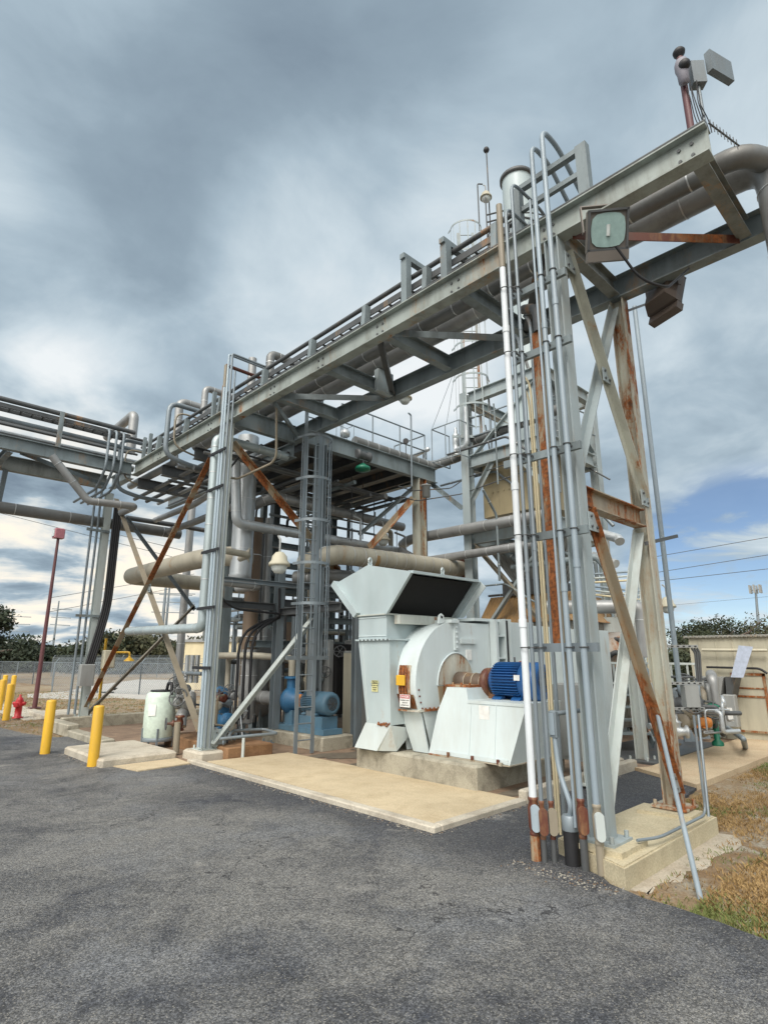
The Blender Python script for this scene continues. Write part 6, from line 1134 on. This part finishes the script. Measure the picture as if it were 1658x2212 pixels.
t = Thing('sheet_of_plastic', 'translucent pale blue plastic sheet hanging on the shed wall', 'plastic sheet'); t.p('sheet', MB().prism([A(u, v, X=SX - .56) for u, v in ((1594, 1394), (1625, 1397), (1604, 1464), (1577, 1463))], (.012, 0, 0)), plain('plastic_sheet', (.50, .56, .68), .25)); t.done()
pipe('grey pipe slanting from the shed box to a stub in the walk', [A(1564, 1568, D=12.6), A(1604, 1596, Z=.35), A(1609, 1616, Z=.03)], .045, GALV, fil=.05, seg=12)
# control panel on strut stand
t = Thing('instrument_stand', 'grey box on a perforated strut stand before the valves', 'control panel'); DD = 6.9; cA = lambda u, v: A(u, v, D=DD); s_ = V((.69, -.72, 0)); d = V((-.72, -.69, 0))
def plate(u0, v0, u1, v1, D, th): a, b_ = A(u0, v1, D=D), A(u1, v1, D=D); h_ = A(u0, v0, D=D).z - a.z; m_ = MB(); m_.hexa([a, b_, b_ - d * th, a - d * th, a + Z3 * h_, b_ + Z3 * h_, b_ - d * th + Z3 * h_, a - d * th + Z3 * h_]); return m_
t.p('enclosure', plate(1483, 1480, 1513, 1528, DD, .12), GREYBOX)
for v0, u0, u1 in ((1396, 1432, 1507), (1476, 1443, 1518), (1531, 1448, 1522)):
    m = plate(u0, v0 - 3, u1, v0 + 3, DD + .03, .03); hs_ = t.p('perforated_strut', m, GREYBOX); m = MB()
    for k in range(6): c = A(u0 + (u1 - u0) * (k + .5) / 6, v0, D=DD + .026); m.hexa([c - s_ * .012 - Z3 * .007 + d * .002 * q for q in (0,)] * 0 + [c - s_ * .013 - Z3 * .006, c + s_ * .013 - Z3 * .006, c + s_ * .013 - Z3 * .006 - d * .003, c - s_ * .013 - Z3 * .006 - d * .003, c - s_ * .013 + Z3 * .006, c + s_ * .013 + Z3 * .006, c + s_ * .013 + Z3 * .006 - d * .003, c - s_ * .013 + Z3 * .006 - d * .003])
    t.ps('slot', m, VOID_SHADE, parent=hs_)
for k in range(3): t.p('conduit_drop', MB().tube([A(1492 + 6 * k, 1400, D=DD + .05), A(1500 + 5 * k, 1410, D=DD + .05), A(1506 + 4 * k, 1480, D=DD + .05)], .012, 7, .05), DARKST)
t.done()
t = Thing('strut_bracket', 'perforated strut arm sticking out from the rusty column', 'strut'); t.p('arm', MB().bar(A(1393, 1174, Y=2.5), A(1461, 1158, Y=2.44), .025, .04), DARKST); t.done()
t = Thing('strut_bracket', 'dark strut crossing the slanting pole below the floodlight', 'strut'); t.p('arm', MB().bar(A(1350, 673, Y=2.5), A(1408, 652, Y=2.5), .025, .03), DARKST); t.done()
# valve skid at the right
one('skid_slab', MB().bbox((9.6, 3.95, .01), (12.6, 5.3, .05), .01), DARKST, 'dark oily slab beneath the right valve skid', 'slab')
for k in range(9):
    u, v = [(1462, 1580), (1480, 1556), (1478, 1520), (1490, 1540), (1505, 1560), (1522, 1570), (1540, 1578), (1470, 1500), (1530, 1520)][k]; valve('%s valve on the crowded right skid' % TN[k], A(u, v, D=9.6 + .15 * k), (1, 0, 0) if k % 2 else (.6, -.8, 0), 1.0 + .25 * (k % 3), mat=[INSULW, CTAN, DARKST, GALV][k % 4], up=(-.5, -.5, .7) if k % 2 else Z3)
for k in range(7):
    a = A(1452 + 12 * k, 1570 - 12 * (k % 3), D=9.8 + .1 * k); pipe('%s pipe of the crowded right skid' % TN[k], [a + V((-.2, .3, .0)), a + V((.5, -.1, .02)), a + V((.5, -.1, .35 + .05 * k)), a + V((1.1, .1, .4 + .05 * k))], [.05, .08, .035, .06, .04, .09, .03][k], [INSULW, INSUL, GALV, CTAN, INSULD, INSUL, GALV][k], fil=.1, seg=10, group='pipes of the right skid')
t = Thing('control_valve', 'green actuator valve standing on the right skid', 'valve'); q = A(1540, 1535, D=10.2); t.p('actuator', MB().lathe([(.03, 0), (.11, .015), (.12, .045), (.11, .07), (.04, .1)], q + Z3 * .02, Z3, 20), GREEN); t.p('column', MB().lathe([(.09, -.55), (.09, -.5), (.045, -.46), (.045, 0)], q, Z3, 14), GREEN); t.done()
motor('orange and grey motor on the right skid', A(1512, 1560, D=10.0), (.7, -.7, 0), .085, .32, ORANGE, fins=False)
for k, (u, v) in enumerate(((1478, 1602), (1510, 1596), (1542, 1592))):
    q = A(u, v, Z=.05); m = MB(); m.prism([q, q + V((.16, -.16, 0)), q + V((.13, -.1, .2)), q + V((.03, -.0, .28))], (.03, .03, 0)); one('pipe_saddle', m, GALV, ['left', 'middle', 'right'][k] + ' small bent steel saddle under the skid pipes', 'pipe support', 'pipe saddles on the right skid')
# white posts, railing and stairs behind the bent
for k, (x, y, z1, lb) in enumerate(((9.8, 4.25, 2.6, 'white steel post standing on the stained walk'), (7.55, 3.95, .95, 'short white post beside the fan plinth'),)):
    t = Thing('support_post', lb, 'post'); column(t, x, y, .05, z1, STEEL_W, .16, .14, 'Y', name='shaft'); t.done()
t = Thing('steel_stairs', 'short grey steel stairs behind the crossing braces', 'stairs'); m = MB(); q = A(1362, 1588, D=10.6); s_ = V((.69, -.72, 0)); bk = V((.72, .69, 0))
for k in range(5): c = q + bk * .24 * k + Z3 * .2 * k; m.hexa([c - s_ * .35, c + s_ * .35, c + s_ * .35 + bk * .24, c - s_ * .35 + bk * .24, c - s_ * .35 + Z3 * .03, c + s_ * .35 + Z3 * .03, c + s_ * .35 + bk * .24 + Z3 * .03, c - s_ * .35 + bk * .24 + Z3 * .03])
t.ps('tread', m, STEEL); m = MB(); 
for a in (-1, 1): m.bar(q + s_ * .37 * a - Z3 * .15, q + s_ * .37 * a + bk * 1.2 + Z3 * .9, .03, .16)
t.p('stringer', m, STEEL); t.done()
t = Thing('railing', 'cream painted railing behind the right bent', 'railing'); q0 = A(1306, 1432, D=11.5); q1 = A(1500, 1434, D=11.5); m = MB(); hh_ = A(1306, 1476, D=11.5).z - q0.z
for z in (0, hh_ * .98): m.bar(q0 + Z3 * z, q1 + Z3 * z, .04, .04)
for k in range(12): c = q0.lerp(q1, k / 11); m.bar(c, c + Z3 * hh_, .03, .03)
t.p('rails', m, STEEL_W); t.done()
# boiler end, drum, casing behind the braces
t = Thing('boiler_drum', 'rust streaked round boiler end behind the crossing braces', 'boiler'); q = A(1345, 1440, D=12.6); t.p('drum', MB().lathe([(.3, -.5), (.62, -.35), (.72, -.1), (.74, .9), (.7, 1.0)], q, (.72, .69, 0), 32), paint('drum_rust', (.40, .36, .32), rust=.55)); m = MB(); m.torus(q - V((.72, .69, 0)) * .33, (.72, .69, 0), .5, .05, 24, 8)
for k in range(6): a = k * 1.05; m.tube([q - V((.8, .7, 0)) * .4 + Z3 * .3 * math.sin(a) + s_ * .3 * math.cos(a), q - V((.9, .8, 0)) * .5 + Z3 * .5 * math.sin(a + .4) + s_ * .4 * math.cos(a + .4), q - V((.6, .5, 0)) * .4 + Z3 * .6 * math.sin(a + .9) + s_ * .55 * math.cos(a + .9)], .05, 8, .1)
t.p('manifold', m, DARKST); m = MB(); 
for a in (-1, 1): m.box((q.x + .5 * a - .1 + .3, q.y - .5 * a - .1 + .3, .02), (q.x + .5 * a + .1 + .3, q.y - .5 * a + .1 + .3, q.z - .5))
t.ps('saddle', m, STEEL); t.done()
t = Thing('boiler_casing', 'long pale casing with handrail above the drum', 'casing'); q = A(1290, 1375, D=13.2); q1 = A(1395, 1372, D=13.2); m = MB(); m.hexa([q, q1, q1 + bk * 1.5, q + bk * 1.5, q + Z3 * .42, q1 + Z3 * .42, q1 + bk * 1.5 + Z3 * .42, q + bk * 1.5 + Z3 * .42]); t.p('casing', m, STEEL_W); m = MB()
for z in (.65, .95): m.tube([q + Z3 * z, q1 + Z3 * z], .018, 6)
for k in range(6): c = q.lerp(q1, k / 5); m.tube([c + Z3 * .42, c + Z3 * .95], .018, 6)
t.p('handrail', m, STEEL_W); m = MB(); m.hexa([q + bk * .1 - Z3 * .35, q1 + bk * .1 - Z3 * .35, q1 + bk * 1.3 - Z3 * .35, q + bk * 1.3 - Z3 * .35, q + bk * .1, q1 + bk * .1, q1 + bk * 1.3, q + bk * 1.3]); t.p('dark_recess', m, VOID_SHADE); t.done()
pipe('grey insulated pipe with elbow crossing behind the braces', [A(1180, 1312, D=11.5), A(1385, 1310, D=11.0), A(1390, 1420, D=11.0)], .13, INSUL, fil=.2, band=.6, seg=18)
pipe('pale pipe end with cap right of the inner column', [A(1270, 1145, D=12.6), A(1334, 1163, D=12.0), A(1338, 1170, D=11.9)], .1, INSULW, fil=.05, seg=16)
pipe('second pale capped pipe lower right of the inner column', [A(1280, 1200, D=12.6), A(1330, 1218, D=12.0)], .09, INSULW, seg=16)
t = Thing('white_casing', 'white wall panel filling the space right of the fan duct', 'casing'); m = MB(); m.box((9.6, 5.0, .3), (10.6, 5.7, 2.1)); t.p('panel', m, FANW); t.done()
t = Thing('transformer_box', 'grey metal cabinet behind the conduits right of the pedestal', 'cabinet'); m = MB(); q = A(1212, 1560, D=9.2); m.bbox((8.05, 4.0 + .3, .2), (8.5, 4.75, 1.25), .02); t.p('casing', m, GREYBOX); m = MB(); m.box((8.04, 4.32, .25), (8.048, 4.72, 1.2)); t.p('door', m, GREYBOX); t.done()
for k in range(6):
    z = 3.05 - .1 * k; pipe('%s cream line running right behind the rusty column' % TN[k], [A(1283, 1240 + 9 * k, D=12), A(1372 + 6 * k, 1234 + 9 * k, D=12), A(1395 + 5 * k, 1500, D=12)] if k < 3 else [A(1283, 1240 + 9 * k, D=12), A(1380, 1250 + 9 * k, D=12)], .022, [BLUEG, STEEL_W, CREAM][k % 3], fil=.1, seg=7, name='conduit', cat='conduit', group='thin lines behind the rusty column')
rk = random.Random(21)
for k in range(34):
    x = 7.2 + rk.uniform(0, 4.5); y = 10.2 + rk.uniform(0, 4.5); zt_ = rk.uniform(2.2, 5.8); pipe('thin upright line packed among others under the process platform', [(x, y, .03), (x, y, zt_), (x + rk.uniform(-.4, .4), y, zt_ + .05)] , rk.choice([.02, .03, .03, .05, .07]), rk.choice([STEEL_L, GALV, INSULW, INSUL, STEEL, INSULB]), fil=.06, band=1.1, seg=8, group='uprights packed under the platform')
for k in range(30):
    z = rk.uniform(.5, 5.2); y = 10.4 + rk.uniform(0, 4); x = 6.9 + rk.uniform(0, 2); L = rk.uniform(1, 4); e = (x + L, y, z) if k % 3 else (x, y + L * .7, z)
    pipe('level line packed among others under the process platform', [(x, y, z), e, (e[0], e[1], z + rk.choice([-.5, .4]))], rk.choice([.025, .035, .05, .08]), rk.choice([STEEL_L, GALV, INSULW, INSUL, INSUL, INSULB]), fil=.1, band=.8, seg=8, group='level lines packed under the platform')
for k in range(8):
    x = 6.9 + .6 * k; t = Thing('support_post', 'dark steel post among the piping under the platform', 'post', 'dark posts under the platform'); column(t, x, 11.6 + .5 * (k % 3), .03, [3.0, 5.9, 2.4, 4.2][k % 4], STEEL, .13, .13, 'X', name='shaft'); t.done()
for k in range(6):
    z = [1.9, 2.5, 3.2, 3.9, 4.5, 5.1][k]; t = Thing('support_beam', 'dark steel beam crossing among the piping under the platform', 'beam', 'dark beams under the platform'); t.p('beam', MB().ib((6.7 + .3 * (k % 3), 11.2 + .4 * k, z), (10.6, 11.2 + .4 * k, z), .15, .1), STEEL); t.done()
for k in range(3):
    c = V((7.6 + 1.1 * k, 12.0 + .4 * k, 0)); t = Thing('vertical_vessel', ['left', 'middle', 'right'][k] + ' upright grey vessel deep under the platform', 'vessel', 'upright vessels under the platform'); t.p('shell', MB().lathe([(.1, .3), (.25, .4), (.27, .55), (.27, 2.1 + .3 * k), (.2, 2.25 + .3 * k), (.05, 2.3 + .3 * k)], c, Z3, 20), [INSUL, INSULR, INSULD][k]); m = MB()
    for a in range(3): m.bar(c + V((.24 * math.cos(2.1 * a), .24 * math.sin(2.1 * a), .02)), c + V((.24 * math.cos(2.1 * a), .24 * math.sin(2.1 * a), .6)), .04, .04, V((1, 0, 0)))
    t.ps('leg', m, STEEL); t.done()
for k in range(26):   # lines around and inside the tower
    z = rk.uniform(2.6, 7.6); x = 10.9 + rk.uniform(-.3, 2.2); y = 6.3 + rk.uniform(0, 2.6); 
    if k % 2: pts = [(x, y, z), (x, y, z + rk.uniform(.8, 2.0)), (x + rk.uniform(-.5, .5), y, z + 2.0)]
    else: pts = [(x, y + .8, z), (x, y - rk.uniform(.5, 1.5), z), (x, y - 1.5, z - .5)]
    pipe('small line fixed among others on the boiler tower', pts, rk.choice([.02, .03, .045, .07]), rk.choice([STEEL, GALV, INSUL, INSULD, DARKST]), fil=.1, band=.9, seg=8, group='small lines on the boiler tower')
t = Thing('tower_walkway', 'grated walkway with ochre edge and rails inside the boiler tower', 'walkway'); m = MB(); m.box((11.15, 6.3, 6.5), (13.1, 8.3, 6.55)); t.p('grating', m, DARKST); m = MB()
for z in (.5, 1.0): m.tube([(11.05, 8.35, 6.5 + z), (11.05, 6.3, 6.5 + z), (13.2, 6.1, 6.5 + z)], .02, 6)
for yy in (8.35, 7.7, 7.0, 6.3): m.tube([(11.05, yy, 6.5), (11.05, yy, 7.5)], .02, 6)
t.p('railing', m, GALV); t.done()
# grit and pebbles gathered along kerbs and the broken paving edge
rp = random.Random(9); mb = MB()
def peb(x, y, z, r):
    vs = []; 
    for k in range(6): a = k * 1.047 + rp.uniform(-.2, .2); q = r * rp.uniform(.7, 1.2); vs.append((x + q * math.cos(a), y + q * math.sin(a), z + r * .15))
    vs.append((x + rp.uniform(-.3, .3) * r, y, z + r * rp.uniform(.5, .9))); vs2 = [(v[0], v[1], z) for v in vs[:6]]
    mb.add(vs + vs2, [(k, (k + 1) % 6, 6) for k in range(6)] + [(7 + k, 7 + (k + 1) % 6, (k + 1) % 6, k) for k in range(6)], mi=rp.choice([0, 0, 1, 2]))
for k in range(1100):
    c = rp.random()
    if c < .35: x, y, z = 4.54 - abs(rp.gauss(0, .05)), rp.uniform(4.0, 9.2), 0
    elif c < .5: x, y, z = rp.uniform(4.6, 8.5), 4.04 - abs(rp.gauss(0, .04)), 0
    elif c < .75: x, y, z = 4.47 - abs(rp.gauss(0, .08)) + rp.uniform(-.05, .12), rp.uniform(2.2, 3.1), 0
    elif c < .9: x, y, z = 3.4 - abs(rp.gauss(0, .06)), rp.uniform(9.7, 11.6), 0
    else: x, y, z = rp.uniform(4.75, 6.6), 2.17 - abs(rp.gauss(0, .12)), -.03
    peb(x, y, z, rp.uniform(.003, .011))
one('grit', mb, [plain('grit_pale', (.27, .25, .21), .8), plain('grit_grey', (.10, .10, .10), .8), plain('grit_brown', (.16, .11, .07), .8)], 'loose grit and pebbles along the kerbs and paving edge', kind='stuff')
DIRT_SHADE = concrete('dirt_and_shade', (.15, .125, .09), .6, (.07, .055, .04), 3.0)  # floor dirt colour that also paints in contact shade round the plinths
mb = MB(); rs_ = random.Random(6)
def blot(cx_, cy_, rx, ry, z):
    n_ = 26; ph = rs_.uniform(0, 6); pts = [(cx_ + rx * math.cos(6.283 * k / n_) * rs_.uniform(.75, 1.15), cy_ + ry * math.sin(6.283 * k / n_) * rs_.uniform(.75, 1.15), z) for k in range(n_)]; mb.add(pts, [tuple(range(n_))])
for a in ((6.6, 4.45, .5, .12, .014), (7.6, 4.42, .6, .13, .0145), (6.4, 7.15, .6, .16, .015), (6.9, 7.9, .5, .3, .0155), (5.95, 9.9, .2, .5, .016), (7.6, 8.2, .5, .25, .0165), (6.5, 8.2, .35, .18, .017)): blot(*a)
one('contact_shade_dirt', mb, DIRT_SHADE, 'dirt and painted contact shade on the floor around the plinths', kind='structure')
# large pale boiler body that closes the view behind the crossing braces
t = Thing('boiler', 'large pale boiler body with rust runs behind the crossing braces', 'boiler'); q = A(1284, 1345, D=14.2); q1 = A(1408, 1342, D=14.2); zt = q.z; q.z = q1.z = .03; m = MB(); m.prism([q, q1, q1 + bk * 2, q + bk * 2], (0, 0, zt)); h = t.p('casing', m, paint('boiler_white', (.50, .52, .50), rust=.42, dirt=.55, streak=.1))
m = MB()
for k in range(7): c = q.lerp(q1, (k + .5) / 7) - bk * .02; m.bar(c, c + Z3 * zt, .04, .04)
t.ps('stiffener', m, STEEL_W, parent=h); m = MB(); c = q.lerp(q1, .5) - bk * .04; s2 = (q1 - q) * .42; m.hexa([c - s2 + Z3 * (zt - .75), c + s2 + Z3 * (zt - .75), c + s2 + Z3 * (zt - .75) + bk * .03, c - s2 + Z3 * (zt - .75) + bk * .03, c - s2 + Z3 * (zt - .5), c + s2 + Z3 * (zt - .5), c + s2 + Z3 * (zt - .5) + bk * .03, c - s2 + Z3 * (zt - .5) + bk * .03]); t.p('dark_opening', m, VOID_SHADE, parent=h); t.done()
rc = random.Random(11)
for k in range(12):   # small bore piping on the crowded skids
    a = A(1448 + rc.uniform(0, 95), rc.uniform(1520, 1590), D=9.6 + rc.uniform(0, 1.2)); b_ = a + V((rc.uniform(-.4, .4), rc.uniform(-.4, .1), 0)); c_ = V((b_.x, b_.y, max(.1, b_.z + rc.uniform(-.35, .35))))
    pipe('%s small bore line tangled on the right skid' % (TN[k]), [a, b_, c_, c_ + V((rc.uniform(.1, .4), rc.uniform(-.3, .1), 0))], rc.choice([.015, .022, .035]), rc.choice([INSULW, GALV, CTAN, DARKST, INSUL]), fil=.06, seg=8, name='tube', cat='tube', group='small lines on the right skid')
for k in range(13):
    a = V((5.2 + rc.uniform(0, .8), 9.2 + rc.uniform(0, 1.6), .25 + rc.uniform(0, .25))); b_ = a + V((rc.uniform(-.1, .4), rc.uniform(-.2, .6), 0)); c_ = b_ + V((0, 0, rc.uniform(.05, .5)))
    pipe('%s small line around the pumps of the left skid' % (TN[k]), [a, b_, c_, c_ + V((rc.uniform(-.3, .3), rc.uniform(.1, .5), 0))], rc.choice([.012, .018, .03]), rc.choice([INSULW, GALV, CTAN, DARKST, BLACK, INSULB]), fil=.06, seg=8, name='tube', cat='tube', group='small lines on the left skid')
for k in range(4): valve('%s handwheel valve above the left pump skid' % TN[k], V((5.5 + .22 * k, 10.2 + .2 * k, .75 + .12 * (k % 2))), (0, 1, 0), .8, mat=[INSULB, BROWN, GALV, INSUL][k], up=(-.5, -.5, .7))
for k in range(8):
    z = 5.35 + .07 * (k % 4); x = 6.9 + .5 * k; pipe('%s lengthwise line hung under the platform' % TN[k], [(x, 9.7, z), (x + .05, 13.2, z), (x + .05, 13.2, z - .5)], [.04, .07, .03, .05][k % 4], [DARKST, INSULD, DARKST, STEEL][k % 4], fil=.1, seg=8, group='lengthwise lines under the platform')
q = A(455, 1395, D=13.2); pipe('tan pipe with two elbows in front of the grey door', [A(497, 1422, D=13.2), A(494, 1421, D=13.5), A(490, 1500, D=13.5), A(530, 1502, D=13.5)], .06, INSULB, fil=.1, seg=12)
